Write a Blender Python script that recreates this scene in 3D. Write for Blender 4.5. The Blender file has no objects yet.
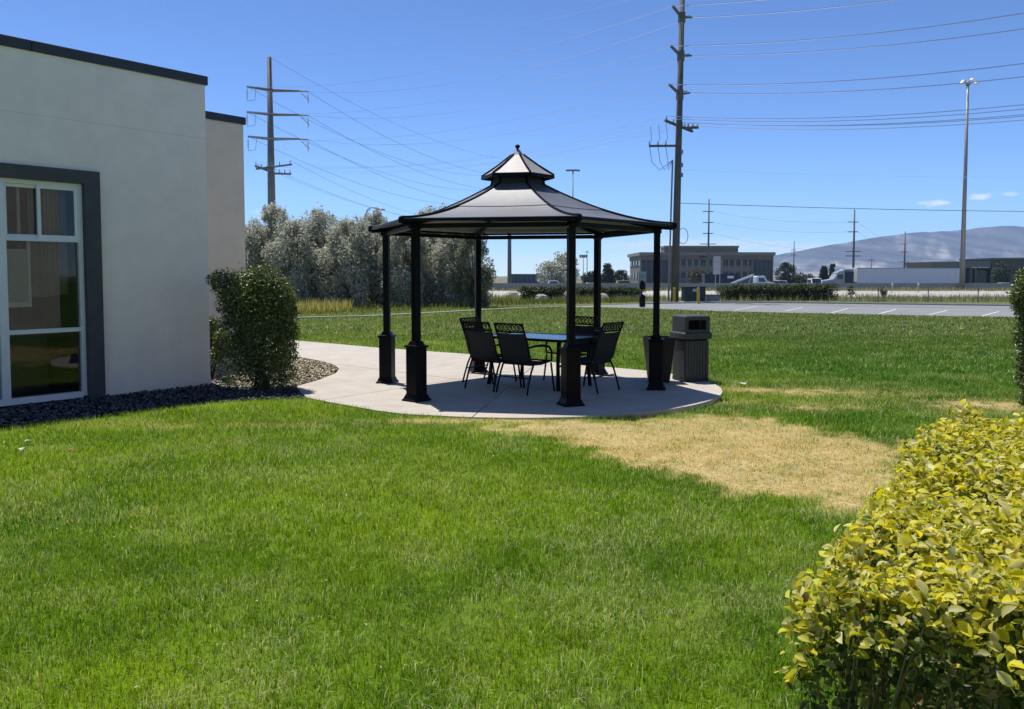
import bpy, bmesh, math, random
import numpy as np
from mathutils import Vector, Matrix

rnd = random.Random(11)
nr = np.random.default_rng(11)
SC = bpy.context.scene
COL = SC.collection
rad = math.radians

# ------------------------------------------------------------------ camera, sky, sun, exposure
F, PX, PY, CAMH = 860.0, 512.0, 325.0, 1.6
PITCH = math.atan(49 / 860)
cam = bpy.data.cameras.new('camera')
cam.sensor_fit = 'HORIZONTAL'; cam.sensor_width = 36.0
cam.lens = F / 1024 * 36.0
cam.shift_y = -(354.5 - PY) / 1024
cam.clip_start = 0.05; cam.clip_end = 30000
camo = bpy.data.objects.new('camera', cam); COL.objects.link(camo)
camo.location = (0, 0, CAMH); camo.rotation_euler = (math.pi / 2 - PITCH, 0, 0)
SC.camera = camo

SUN_EL, SUN_AZ = rad(69), math.atan2(-0.62, 0.78)      # azimuth from +Y towards +X
SUN = Vector((math.sin(SUN_AZ) * math.cos(SUN_EL), math.cos(SUN_AZ) * math.cos(SUN_EL), math.sin(SUN_EL)))
ld = bpy.data.lights.new('sun', 'SUN'); ld.energy = 3.9; ld.angle = rad(0.53); ld.color = (1.0, 0.965, 0.91)
lo = bpy.data.objects.new('sun', ld); COL.objects.link(lo)
lo.rotation_euler = (-SUN).to_track_quat('-Z', 'Y').to_euler(); lo.location = SUN * 60

vs = SC.view_settings
vs.view_transform = 'Standard'; vs.look = 'None'; vs.exposure = 0.5; vs.gamma = 1; vs.use_curve_mapping = False
try:
    SC.cycles.use_denoising = True
    SC.cycles.denoiser = 'OPENIMAGEDENOISE'
    SC.cycles.max_bounces = 8; SC.cycles.transparent_max_bounces = 16; SC.cycles.volume_bounces = 1
    SC.cycles.caustics_reflective = False; SC.cycles.caustics_refractive = False
except Exception:
    pass

def pray(px, py):
    a = (px - PX) / F; b = (PY - py) / F
    return Vector((a, math.cos(PITCH) + b * math.sin(PITCH), -math.sin(PITCH) + b * math.cos(PITCH)))

world = bpy.data.worlds.new('World'); SC.world = world; world.use_nodes = True
wt = world.node_tree; wt.nodes.clear()
def WN(t): return wt.nodes.new(t)
bgn = WN('ShaderNodeBackground'); wout = WN('ShaderNodeOutputWorld')
sky = WN('ShaderNodeTexSky'); sky.sky_type = 'NISHITA'; sky.sun_disc = False
sky.sun_elevation = SUN_EL; sky.sun_rotation = SUN_AZ
sky.altitude = 1300; sky.air_density = 0.72; sky.dust_density = 0.3; sky.ozone_density = 5.0
bgn.inputs['Strength'].default_value = 0.12
# small far clouds, placed by direction on the sky
wtc = WN('ShaderNodeTexCoord')
wmap = WN('ShaderNodeMapping'); wmap.inputs['Scale'].default_value = (30, 30, 75)
wnz = WN('ShaderNodeTexNoise'); wnz.inputs['Scale'].default_value = 2.6; wnz.inputs['Detail'].default_value = 6; wnz.inputs['Roughness'].default_value = 0.62
wt.links.new(wtc.outputs['Generated'], wmap.inputs[0]); wt.links.new(wmap.outputs[0], wnz.inputs[0])
def wmath(op, a, b=None, clamp=False):
    n = WN('ShaderNodeMath'); n.operation = op; n.use_clamp = clamp
    for i, v in enumerate((a, b)):
        if v is None: continue
        if isinstance(v, (int, float)): n.inputs[i].default_value = v
        else: wt.links.new(v, n.inputs[i])
    return n.outputs[0]
cloud = None
for (cx, cy, w, h, amt) in ((936, 203.5, 15, 3.2, 1.0), (980, 196.5, 10, 3.2, 1.0), (1010, 194, 7, 2, .5),
                            (690, 245, 110, 7, .8), (800, 249, 60, 6, .7), (560, 262, 120, 9, .55), (265, 216, 12, 7, .7)):
    d = pray(cx, cy).normalized()
    sub = WN('ShaderNodeVectorMath'); sub.operation = 'SUBTRACT'; wt.links.new(wtc.outputs['Generated'], sub.inputs[0]); sub.inputs[1].default_value = d
    mp = WN('ShaderNodeVectorMath'); mp.operation = 'MULTIPLY'; wt.links.new(sub.outputs[0], mp.inputs[0])
    mp.inputs[1].default_value = (F / w, F / w, F / h)
    ln = WN('ShaderNodeVectorMath'); ln.operation = 'LENGTH'; wt.links.new(mp.outputs[0], ln.inputs[0])
    fall = wmath('SUBTRACT', 1.0, ln.outputs['Value'])
    nzs = wmath('MULTIPLY', wmath('SUBTRACT', wnz.outputs['Fac'], 0.5), 2.2)
    m = wmath('MULTIPLY', wmath('ADD', fall, nzs), 1.6, True)
    m = wmath('MULTIPLY', m, wmath('MULTIPLY', wmath('GREATER_THAN', fall, -0.6), amt))
    cloud = m if cloud is None else wmath('MAXIMUM', cloud, m)
mixc = WN('ShaderNodeMix'); mixc.data_type = 'RGBA'
sc1 = WN('ShaderNodeVectorMath'); sc1.operation = 'SCALE'; sc1.inputs['Scale'].default_value = 1 / 7.0; wt.links.new(sky.outputs[0], sc1.inputs[0])
gmn = WN('ShaderNodeGamma'); gmn.inputs['Gamma'].default_value = 1.32; wt.links.new(sc1.outputs[0], gmn.inputs['Color'])
sc2 = WN('ShaderNodeVectorMath'); sc2.operation = 'SCALE'; sc2.inputs['Scale'].default_value = 8.0; wt.links.new(gmn.outputs[0], sc2.inputs[0])
wt.links.new(wmath('MULTIPLY', cloud, .8), mixc.inputs[0]); wt.links.new(sc2.outputs[0], mixc.inputs[6]); mixc.inputs[7].default_value = (6.6, 6.9, 7.2, 1)
wt.links.new(mixc.outputs[2], bgn.inputs['Color']); wt.links.new(bgn.outputs[0], wout.inputs[0])

# ------------------------------------------------------------------ positions
GY = [(-1e5, -.018), (46, -.018), (122, -.45), (127, -1.0), (1e6, -1.0)]
def gz(y):
    return float(np.interp(y, [a for a, b in GY], [b for a, b in GY]))
def G(px, py, z=0.0):
    d = pray(px, py); t = (z - CAMH) / d.z
    return Vector((d.x * t, d.y * t, z))
def GT(px, py):
    z = -.04
    for _ in range(30):
        p = G(px, py, z); z = .5 * z + .5 * gz(p.y)
    return Vector((p.x, p.y, gz(p.y)))
def AT(px, py, Y):
    d = pray(px, py); t = Y / d.y
    return Vector((d.x * t, Y, CAMH + d.z * t))

# ------------------------------------------------------------------ numpy noise
def vnoise(x, y, seed=0):
    x = np.asarray(x, float); y = np.asarray(y, float)
    xi = np.floor(x).astype(np.int64); yi = np.floor(y).astype(np.int64)
    fx = x - xi; fy = y - yi
    fx = fx * fx * (3 - 2 * fx); fy = fy * fy * (3 - 2 * fy)
    def h(a, b):
        n = (a * 374761393 + b * 668265263 + seed * 974634777) & 0xffffffff
        n = ((n ^ (n >> 13)) * 1274126177) & 0xffffffff
        return ((n ^ (n >> 16)) & 0xffff) / 65535.0
    return (h(xi, yi) * (1 - fx) + h(xi + 1, yi) * fx) * (1 - fy) + (h(xi, yi + 1) * (1 - fx) + h(xi + 1, yi + 1) * fx) * fy
def fbm(x, y, seed=0, oct=4):
    s = 0; a = .5; t = 0
    for k in range(oct):
        s = s + a * vnoise(np.asarray(x) * 2 ** k, np.asarray(y) * 2 ** k, seed + k); t += a; a *= .5
    return s / t
def inpoly(x, y, poly):
    x = np.asarray(x); y = np.asarray(y); r = np.zeros(x.shape, bool)
    n = len(poly)
    for i in range(n):
        x0, y0 = poly[i][0], poly[i][1]; x1, y1 = poly[(i + 1) % n][0], poly[(i + 1) % n][1]
        if y0 == y1: continue
        c = ((y0 > y) != (y1 > y)) & (x < (x1 - x0) * (y - y0) / (y1 - y0) + x0)
        r ^= c
    return r
def sdist(x, y, poly):
    """signed distance to polygon, positive inside"""
    x = np.asarray(x, float); y = np.asarray(y, float); d = np.full(x.shape, 1e9)
    n = len(poly)
    for i in range(n):
        ax, ay = poly[i][0], poly[i][1]; bx, by = poly[(i + 1) % n][0], poly[(i + 1) % n][1]
        ex, ey = bx - ax, by - ay
        t = np.clip(((x - ax) * ex + (y - ay) * ey) / (ex * ex + ey * ey + 1e-12), 0, 1)
        d = np.minimum(d, np.hypot(x - ax - t * ex, y - ay - t * ey))
    return np.where(inpoly(x, y, poly), d, -d)

# ------------------------------------------------------------------ materials
MATS = {}
def pm(name, col, rough=.6, metal=0.0, var=.12, scale=6.0, bump=0.0, bscale=60.0, spec=.5, coord='Object', col2=None, dirt=0.0, coat=0.0):
    if name in MATS: return MATS[name]
    m = bpy.data.materials.new(name); m.use_nodes = True; t = m.node_tree
    b = t.nodes['Principled BSDF']
    tc = t.nodes.new('ShaderNodeTexCoord')
    nz = t.nodes.new('ShaderNodeTexNoise'); nz.inputs['Scale'].default_value = scale; nz.inputs['Detail'].default_value = 7; nz.inputs['Roughness'].default_value = .6
    t.links.new(tc.outputs[coord], nz.inputs['Vector'])
    cr = t.nodes.new('ShaderNodeValToRGB')
    c1 = [max(0, c * (1 - var)) for c in col]; c2 = col2 if col2 else [min(1, c * (1 + var)) for c in col]
    cr.color_ramp.elements[0].position = .3; cr.color_ramp.elements[1].position = .7
    cr.color_ramp.elements[0].color = (*c1, 1); cr.color_ramp.elements[1].color = (*c2, 1)
    t.links.new(nz.outputs['Fac'], cr.inputs[0])
    outc = cr.outputs[0]
    if dirt > 0:
        n2 = t.nodes.new('ShaderNodeTexNoise'); n2.inputs['Scale'].default_value = scale * .23; n2.inputs['Detail'].default_value = 9; n2.inputs['Roughness'].default_value = .7
        t.links.new(tc.outputs[coord], n2.inputs['Vector'])
        r2 = t.nodes.new('ShaderNodeValToRGB'); r2.color_ramp.elements[0].position = .42; r2.color_ramp.elements[1].position = .68
        t.links.new(n2.outputs['Fac'], r2.inputs[0])
        mx = t.nodes.new('ShaderNodeMix'); mx.data_type = 'RGBA'; mx.blend_type = 'MULTIPLY'
        ml = t.nodes.new('ShaderNodeMath'); ml.operation = 'MULTIPLY'; ml.inputs[1].default_value = dirt
        t.links.new(r2.outputs[0], ml.inputs[0]); t.links.new(ml.outputs[0], mx.inputs[0])
        t.links.new(outc, mx.inputs[6]); mx.inputs[7].default_value = (.62, .58, .52, 1)
        outc = mx.outputs[2]
    t.links.new(outc, b.inputs['Base Color'])
    b.inputs['Roughness'].default_value = rough; b.inputs['Metallic'].default_value = metal
    b.inputs['Specular IOR Level'].default_value = spec; b.inputs['Coat Weight'].default_value = coat
    if bump > 0:
        n3 = t.nodes.new('ShaderNodeTexNoise'); n3.inputs['Scale'].default_value = bscale; n3.inputs['Detail'].default_value = 5
        t.links.new(tc.outputs[coord], n3.inputs['Vector'])
        bp = t.nodes.new('ShaderNodeBump'); bp.inputs['Strength'].default_value = bump; bp.inputs['Distance'].default_value = .02
        t.links.new(n3.outputs['Fac'], bp.inputs['Height']); t.links.new(bp.outputs[0], b.inputs['Normal'])
    MATS[name] = m; return m

def leafmat(name, rough=.45, trans=.35, spec=.4, tint=(1.0, 1.0, .55)):
    """colour from the per-leaf attribute 'col', with light passing through the blade"""
    if name in MATS: return MATS[name]
    m = bpy.data.materials.new(name); m.use_nodes = True; t = m.node_tree
    b = t.nodes['Principled BSDF']; out = t.nodes['Material Output']
    a = t.nodes.new('ShaderNodeAttribute'); a.attribute_name = 'col'
    t.links.new(a.outputs['Color'], b.inputs['Base Color'])
    b.inputs['Roughness'].default_value = rough; b.inputs['Specular IOR Level'].default_value = spec
    tr = t.nodes.new('ShaderNodeBsdfTranslucent')
    mu = t.nodes.new('ShaderNodeMix'); mu.data_type = 'RGBA'; mu.blend_type = 'MULTIPLY'; mu.inputs[0].default_value = 1
    t.links.new(a.outputs['Color'], mu.inputs[6]); mu.inputs[7].default_value = (*[min(1, 1.0 * c) for c in tint], 1)
    t.links.new(mu.outputs[2], tr.inputs['Color'])
    mx = t.nodes.new('ShaderNodeMixShader'); mx.inputs[0].default_value = trans
    t.links.new(b.outputs[0], mx.inputs[1]); t.links.new(tr.outputs[0], mx.inputs[2]); t.links.new(mx.outputs[0], out.inputs[0])
    MATS[name] = m; return m

def glassmat(name, tint, refl, rough=.01):
    m = bpy.data.materials.new(name); m.use_nodes = True; t = m.node_tree; t.nodes.remove(t.nodes['Principled BSDF']); out = t.nodes['Material Output']
    tr = t.nodes.new('ShaderNodeBsdfTransparent'); tr.inputs[0].default_value = (*tint, 1)
    gl = t.nodes.new('ShaderNodeBsdfGlossy'); gl.inputs['Roughness'].default_value = rough; gl.inputs['Color'].default_value = (.95, .97, 1, 1)
    fr = t.nodes.new('ShaderNodeFresnel'); fr.inputs[0].default_value = 1.38
    ad = t.nodes.new('ShaderNodeMath'); ad.operation = 'ADD'; ad.use_clamp = True; ad.inputs[1].default_value = refl
    t.links.new(fr.outputs[0], ad.inputs[0])
    mx = t.nodes.new('ShaderNodeMixShader'); t.links.new(ad.outputs[0], mx.inputs[0]); t.links.new(tr.outputs[0], mx.inputs[1]); t.links.new(gl.outputs[0], mx.inputs[2])
    t.links.new(mx.outputs[0], out.inputs[0]); MATS[name] = m; return m

M = {}
M['stucco'] = pm('stucco', (.93, .83, .72), .9, var=.05, scale=3, bump=.25, bscale=180, dirt=.16)
M['stucco_tan'] = pm('stucco_tan', (.84, .72, .56), .9, var=.05, scale=3, bump=.25, bscale=180, dirt=.2)
M['coping'] = pm('coping', (.028, .032, .04), .5, var=.2, scale=4)
M['surround'] = pm('surround', (.075, .075, .08), .85, var=.15, scale=5, bump=.2, bscale=160)
M['vinyl'] = pm('vinyl', (.78, .80, .80), .35, var=.04, scale=5)
M['room'] = pm('room', (.10, .10, .095), .9, var=.3, scale=2)
M['blind'] = pm('blind', (.52, .53, .50), .8, var=.08, scale=6)
M['glass'] = glassmat('window_glass', (.82, .83, .80), .0)
M['concrete'] = pm('concrete', (.50, .445, .375), .88, var=.07, scale=3.5, bump=.3, bscale=150, dirt=.38)
M['kerb'] = pm('kerb', (.50, .48, .44), .9, var=.1, scale=4, dirt=.2)
M['bedsoil'] = pm('bedsoil', (.045, .043, .042), .95, var=.4, scale=30, bump=.5)
M['black_metal'] = pm('black_metal', (.006, .006, .007), .38, var=.3, scale=9, spec=.08)
M['black_satin'] = pm('black_satin', (.008, .008, .009), .45, var=.3, scale=14, spec=.10)
M['sling'] = pm('sling', (.014, .0145, .016), .75, var=.25, scale=120)
M['roof'] = pm('roof_metal', (.19, .19, .195), .46, metal=.45, var=.1, scale=2.2, spec=.5, dirt=.2)
M['cupola'] = pm('cupola_metal', (.33, .32, .31), .62, metal=.3, var=.1, scale=5, dirt=.25)
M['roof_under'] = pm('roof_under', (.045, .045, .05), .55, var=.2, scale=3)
M['mesh'] = pm('vent_mesh', (.02, .02, .022), .6, var=.3, scale=40)
M['tableglass'] = pm('tableglass', (.12, .12, .12), .22, var=.15, scale=5, spec=.5)
M['bin'] = pm('bin_plastic', (.045, .046, .049), .55, var=.15, scale=12, bump=.1, bscale=200)
M['bin_dark'] = pm('bin_dark', (.016, .016, .018), .55, var=.2, scale=12)
M['hole'] = pm('hole', (.008, .008, .009), .9)
M['planter'] = pm('planter', (.009, .009, .010), .5, var=.3, scale=8, spec=.25)
M['bark'] = pm('bark', (.085, .066, .05), .95, var=.35, scale=12, bump=.6, bscale=40)
M['bark_grey'] = pm('bark_grey', (.12, .105, .09), .95, var=.35, scale=12, bump=.6, bscale=40)
M['twig'] = pm('twig', (.13, .12, .05), .8, var=.3, scale=20)
M['wood_pole'] = pm('wood_pole', (.13, .118, .105), .9, var=.22, scale=2.5, bump=.4, bscale=25)
M['steel_pole'] = pm('steel_pole', (.16, .15, .145), .75, metal=.0, var=.14, scale=1.2)
M['galv'] = pm('galvanised', (.24, .245, .25), .5, metal=.3, var=.12, scale=5)
M['insul'] = pm('insulator', (.55, .56, .58), .3, var=.1)
M['wire'] = pm('wire', (.95, .96, .97), .22, metal=1.0, var=.05)
M['wire_dark'] = pm('wire_dark', (.10, .14, .22), .6, var=.05)
M['asphalt'] = pm('asphalt', (.225, .23, .228), .9, var=.12, scale=.6, bump=.3, bscale=60, dirt=.2, coord='Object')
M['road'] = pm('road_asphalt', (.17, .165, .16), .9, var=.15, scale=.4)
M['paint'] = pm('line_paint', (.70, .70, .66), .7, var=.12, scale=8)
M['paint_y'] = pm('line_paint_yellow', (.62, .50, .12), .7, var=.12, scale=8)
M['gravel_pale'] = pm('gravel_pale', (.42, .39, .345), .95, var=.22, scale=.7, bump=.4, bscale=6)
M['barrier'] = pm('barrier_concrete', (.33, .315, .285), .9, var=.16, scale=.8, dirt=.3)
M['green_box'] = pm('green_box', (.008, .017, .014), .5, var=.2)
M['yellow'] = pm('safety_yellow', (.45, .35, .03), .5, var=.12, scale=10)
M['grey_box'] = pm('grey_box', (.20, .21, .22), .6, var=.12)
M['sign_back'] = pm('sign_back', (.33, .34, .35), .4, metal=.3, var=.06)
M['white'] = pm('white_paint', (.76, .77, .78), .3, var=.04, coat=.3)
M['trailer'] = pm('trailer_white', (.66, .67, .68), .45, var=.05, scale=.8)
M['navy'] = pm('container_navy', (.022, .028, .045), .5, var=.25, scale=1.5)
M['dark_car'] = pm('dark_car', (.03, .033, .04), .25, coat=.6)
M['silver_car'] = pm('silver_car', (.50, .52, .54), .3, metal=.4, coat=.4)
M['yellow_car'] = pm('yellow_car', (.60, .50, .05), .3, coat=.5)
M['car_glass'] = pm('car_glass', (.015, .018, .022), .08, spec=.8)
M['tyre'] = pm('tyre', (.015, .015, .015), .85)
M['rim'] = pm('rim', (.45, .46, .47), .35, metal=.7)
M['lamp'] = pm('lamp_lens', (.75, .72, .65), .2)
M['red_lamp'] = pm('tail_lens', (.35, .02, .015), .3)
M['offwall'] = pm('office_wall', (.20, .185, .158), .9, var=.08, scale=.4, dirt=.15)
M['offtrim'] = pm('office_trim', (.26, .24, .205), .9, var=.06, scale=.4)
M['offglass'] = pm('office_glass', (.008, .012, .018), .2, var=.3, scale=.3, spec=.6)
M['lowwall'] = pm('low_wall', (.12, .115, .10), .9, var=.08, scale=.3)
M['lowroof'] = pm('low_roof', (.19, .185, .155), .8, var=.08, scale=.3)
M['shed'] = pm('shed_blue', (.055, .075, .105), .7, var=.12, scale=.4)
M['paper'] = pm('paper', (.75, .72, .65), .8)
M['dryleaf'] = pm('dry_leaf', (.35, .2, .09), .8)

L_grass = leafmat('grass_blade', .55, .45, .12, (1.0, 1.0, .4))
L_hedge = leafmat('hedge_leaf', .45, .45, .18, (1.0, .97, .35))
L_bush = leafmat('bush_leaf', .36, .26, .5, (1, 1, .5))
L_olive = leafmat('olive_leaf', .6, .46, .2, (1, 1, .9))
L_tree = leafmat('tree_leaf', .55, .2, .3, (1, 1, .5))

# ------------------------------------------------------------------ object helpers
def tag(o, label=None, cat=None, group=None, kind=None):
    if label: o['label'] = label
    if cat: o['category'] = cat
    if group: o['group'] = group
    if kind: o['kind'] = kind
    return o
def empty(name, loc, label=None, cat=None, group=None):
    o = bpy.data.objects.new(name, None); COL.objects.link(o); o.location = loc; o.empty_display_size = .2
    return tag(o, label, cat, group)
def root_of(o):
    while o.parent: o = o.parent
    return o
def link_mesh(name, me, mat, parent=None, smooth=False):
    if mat: me.materials.append(mat)
    if smooth:
        me.polygons.foreach_set('use_smooth', np.ones(len(me.polygons), bool))
    o = bpy.data.objects.new(name, me); COL.objects.link(o)
    if parent: o.parent = parent
    return o
def copy_tree(o, parent=None):
    c = o.copy(); COL.objects.link(c); c.parent = parent
    for ch in list(o.children): copy_tree(ch, c)
    return c

class MB:
    def __init__(s): s.v = []; s.f = []
    def add(s, vs_, fs):
        b = len(s.v); s.v += [tuple(p) for p in vs_]; s.f += [tuple(i + b for i in f) for f in fs]; return s
    def obb(s, c, a, b, d):
        c, a, b, d = Vector(c), Vector(a), Vector(b), Vector(d)
        P = [c + i * a + j * b + k * d for k in (-1, 1) for j in (-1, 1) for i in (-1, 1)]
        fl = [(0, 2, 3, 1), (4, 5, 7, 6), (0, 1, 5, 4), (2, 6, 7, 3), (0, 4, 6, 2), (1, 3, 7, 5)]
        if a.cross(b).dot(d) < 0: fl = [f[::-1] for f in fl]
        return s.add(P, fl)
    def box(s, c, sz, rz=0.0):
        ca, sa = math.cos(rz), math.sin(rz)
        return s.obb(c, Vector((ca, sa, 0)) * sz[0] / 2, Vector((-sa, ca, 0)) * sz[1] / 2, (0, 0, sz[2] / 2))
    def bar(s, p, q, w, h, up=(0, 0, 1)):
        p, q = Vector(p), Vector(q); d = (q - p); L = d.length; d = d / L
        x = d.cross(Vector(up))
        if x.length < 1e-4: x = d.cross(Vector((0, 1, 0)))
        x.normalize(); z = x.cross(d)
        return s.obb((p + q) / 2, x * w / 2, d * L / 2, z * h / 2)
    def tube(s, pts, r, n=8, cap=True):
        pts = [Vector(p) for p in pts]; m = len(pts)
        rs = r if isinstance(r, (list, tuple)) else [r] * m
        V = []; pu = None
        for i, p in enumerate(pts):
            d = (pts[min(i + 1, m - 1)] - pts[max(i - 1, 0)]).normalized()
            if pu is None:
                u = d.orthogonal().normalized()
            else:
                u = (pu - d * pu.dot(d))
                u = u.normalized() if u.length > 1e-5 else d.orthogonal().normalized()
            pu = u; w = d.cross(u)
            for k in range(n):
                a = 2 * math.pi * k / n
                V.append(p + (u * math.cos(a) + w * math.sin(a)) * rs[i])
        Fc = []
        for i in range(m - 1):
            for k in range(n):
                k2 = (k + 1) % n
                Fc.append((i * n + k, i * n + k2, (i + 1) * n + k2, (i + 1) * n + k))
        if cap:
            Fc.append(tuple(range(n))[::-1]); Fc.append(tuple((m - 1) * n + k for k in range(n)))
        return s.add(V, Fc)
    def loft(s, loops, cap=True):
        n = len(loops[0]); V = [p for l in loops for p in l]; Fc = []
        for i in range(len(loops) - 1):
            for k in range(n):
                k2 = (k + 1) % n
                Fc.append((i * n + k, i * n + k2, (i + 1) * n + k2, (i + 1) * n + k))
        if cap:
            Fc.append(tuple(range(n))[::-1]); Fc.append(tuple((len(loops) - 1) * n + k for k in range(n)))
        return s.add(V, Fc)
    def sqloft(s, c, rz, prof):
        """square section lofted through (half width, z)"""
        L = []
        for w, z in prof:
            L.append([(c[0] + w * math.sqrt(2) * math.cos(rz + a), c[1] + w * math.sqrt(2) * math.sin(rz + a), z) for a in (math.pi / 4, 3 * math.pi / 4, 5 * math.pi / 4, 7 * math.pi / 4)])
        return s.loft(L)
    def lathe(s, c, prof, n=16):
        return s.loft([[(c[0] + r * math.cos(2 * math.pi * k / n), c[1] + r * math.sin(2 * math.pi * k / n), c[2] + z) for k in range(n)] for r, z in prof])
    def prism(s, poly, d):
        d = Vector(d); a = [Vector(p) for p in poly]; b = [p + d for p in a]
        n = len(a)
        return s.add(a + b, [tuple(range(n))[::-1], tuple(range(n, 2 * n))] + [(i, (i + 1) % n, n + (i + 1) % n, n + i) for i in range(n)])
    def build(s, name, mat, parent=None, smooth=False, bevel=0.0, origin=None):
        off = Vector((0, 0, 0))
        if parent is not None: off = root_of(parent).location
        elif origin is not None: off = Vector(origin)
        me = bpy.data.meshes.new(name)
        me.from_pydata([(p[0] - off[0], p[1] - off[1], p[2] - off[2]) for p in s.v], [], s.f); 
        bm = bmesh.new(); bm.from_mesh(me); bmesh.ops.recalc_face_normals(bm, faces=bm.faces)
        if bevel > 0:
            bmesh.ops.bevel(bm, geom=[e for e in bm.edges if e.calc_face_angle(0) > .5], offset=bevel, segments=1, affect='EDGES')
        bm.to_mesh(me); bm.free(); me.update()
        o = link_mesh(name, me, mat, parent, smooth)
        if parent is None: o.location = off
        return o

def np_mesh(name, V, tris, mat, cols=None, parent=None, smooth=False, origin=None):
    V = np.asarray(V, np.float32); tris = np.asarray(tris, np.int32)
    off = np.zeros(3, np.float32)
    if parent is not None: off = np.array(root_of(parent).location, np.float32)
    elif origin is not None: off = np.array(origin, np.float32)
    V = V - off
    k = tris.shape[1]
    me = bpy.data.meshes.new(name)
    me.vertices.add(len(V)); me.vertices.foreach_set('co', V.ravel())
    me.loops.add(tris.size); me.loops.foreach_set('vertex_index', tris.ravel())
    me.polygons.add(len(tris)); me.polygons.foreach_set('loop_start', np.arange(0, tris.size, k, dtype=np.int32))
    try: me.polygons.foreach_set('loop_total', np.full(len(tris), k, np.int32))
    except Exception: pass
    me.update(calc_edges=True)
    if cols is not None:
        at = me.color_attributes.new('col', 'FLOAT_COLOR', 'POINT')
        c4 = np.ones((len(V), 4), np.float32); c4[:, :3] = cols; at.data.foreach_set('color', c4.ravel())
    o = link_mesh(name, me, mat, parent, smooth)
    if parent is None and origin is not None: o.location = origin
    return o

# ------------------------------------------------------------------ outlines on the ground (metres, from ground contact points)
def Gp(px, py): p = G(px, py, 0.0); return (p.x, p.y)
PCX, PCY, PR_ = 0.08, 12.58, 2.93
arc = []
_q = Gp(432, 415.8); a0 = math.atan2(_q[1] - PCY, _q[0] - PCX)
a_start = math.degrees(a0) % 360
for k in range(49):
    a = math.radians(a_start + (412 - a_start) * k / 48)
    arc.append((PCX + PR_ * math.cos(a), PCY + PR_ * math.sin(a)))
path_pts = [Gp(297, 386), Gp(301, 392), Gp(307, 397.5), Gp(329, 402), Gp(377, 410.5), Gp(405, 414)]
PATIO = path_pts + arc + [Gp(579, 364.5), Gp(520, 359), Gp(468, 354), Gp(377, 347.5), Gp(297, 340.5), Gp(180, 331),
                          Gp(180, 349), Gp(250, 353), Gp(300, 357), Gp(322, 361), Gp(335, 365), Gp(339, 368.5), Gp(336, 373), Gp(320, 379.5)]
BED = [Gp(-330, 470), Gp(-120, 443), Gp(0, 427.5), Gp(105, 415.5), Gp(190, 404), Gp(260, 399), Gp(307, 397.5), Gp(301, 392), Gp(297, 386), Gp(320, 379.5), Gp(336, 373), Gp(339, 368.5), Gp(335, 365),
       Gp(322, 361), Gp(300, 357), Gp(250, 353), Gp(180, 349), Gp(60, 392), Gp(-330, 440)]
DRY = [Gp(*p) for p in ((455, 418.5), (520, 421), (600, 421), (645, 414), (690, 409), (722, 408), (780, 415), (850, 432), (905, 440), (940, 452), (905, 492), (838, 508), (790, 500), (740, 491), (690, 477), (640, 461), (600, 447), (560, 437), (500, 428))]
PARK = [GT(*p) for p in ((486, 310), (520, 308.4), (560, 307.4), (600, 307.6), (640, 308.6), (700, 310.8), (780, 313), (1011, 317.5), (1150, 320.5), (1150, 308), (1011, 306.4), (780, 303.3), (720, 302.9), (660, 303.8), (580, 306.2))]
PARK2 = [(p.x, p.y) for p in PARK]

def dryness(x, y):
    n = fbm(x * 1.7, y * 1.7, 5, 4) - .5
    n2 = fbm(x * 7, y * 7, 9, 3) - .5
    d = np.clip((sdist(x, y, DRY) + n * .95 + n2 * .7) / .36 + .3, 0, 1) * (.80 + .5 * n2 + .35 * n)
    for (px, py, rx, ry, a) in ((760, 389, .75, .35, .6), (812, 390, 1.0, .45, .6), (815, 404, .6, .3, .6), (880, 393, .9, .5, .38), (985, 404, .8, .5, .75), (230, 424, 1.3, .16, .34), (490, 419.5, 1.1, .16, .95), (735, 398, .5, .3, .3)):
        q = Gp(px, py)
        g = np.exp(-((x - q[0]) / rx) ** 2 - ((y - q[1]) / ry) ** 2)
        d = np.maximum(d, a * g * np.clip(1.0 + 3.0 * n2 + 1.5 * n, 0, 1.6))
    return np.clip(d, 0, 1)
def lawn_dip(x, y):
    return -.055 * np.exp(-(((x - 2.6) ** 2 + (y - 10.3) ** 2) / 1.5 ** 2))
def ground_z(x, y):
    return np.interp(y, [a for a, b in GY], [b for a, b in GY]) + lawn_dip(x, y)
def lawn_colour(x, y):
    """living grass tone: broad patches of yellower and bluer turf"""
    a = fbm(x * .35 + 3, y * .35, 21, 4); b = fbm(x * 1.3, y * 1.3, 31, 4); c = fbm(x * 3.5, y * 3.5, 41, 3)
    yel = np.clip(.5 + (a - .5) * 1.1 + (b - .5) * .9 - .075 * (x + .3) + .02 * (4.5 - np.minimum(y, 14)), 0, 1)
    pale = np.clip((c - .52) * 3 + (b - .5) * 2.2, 0, 1) * .6
    g0 = np.array([.092, .235, .008]); g1 = np.array([.36, .525, .014]); gp = np.array([.36, .47, .11])
    col = g0 + (g1 - g0) * yel[..., None]
    col = col + (gp - col) * (pale * .55)[..., None]
    dull = np.clip((y - 13) / 14, 0, 1) * .8
    return col + (np.array([.20, .25, .075]) - col) * dull[..., None]

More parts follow.
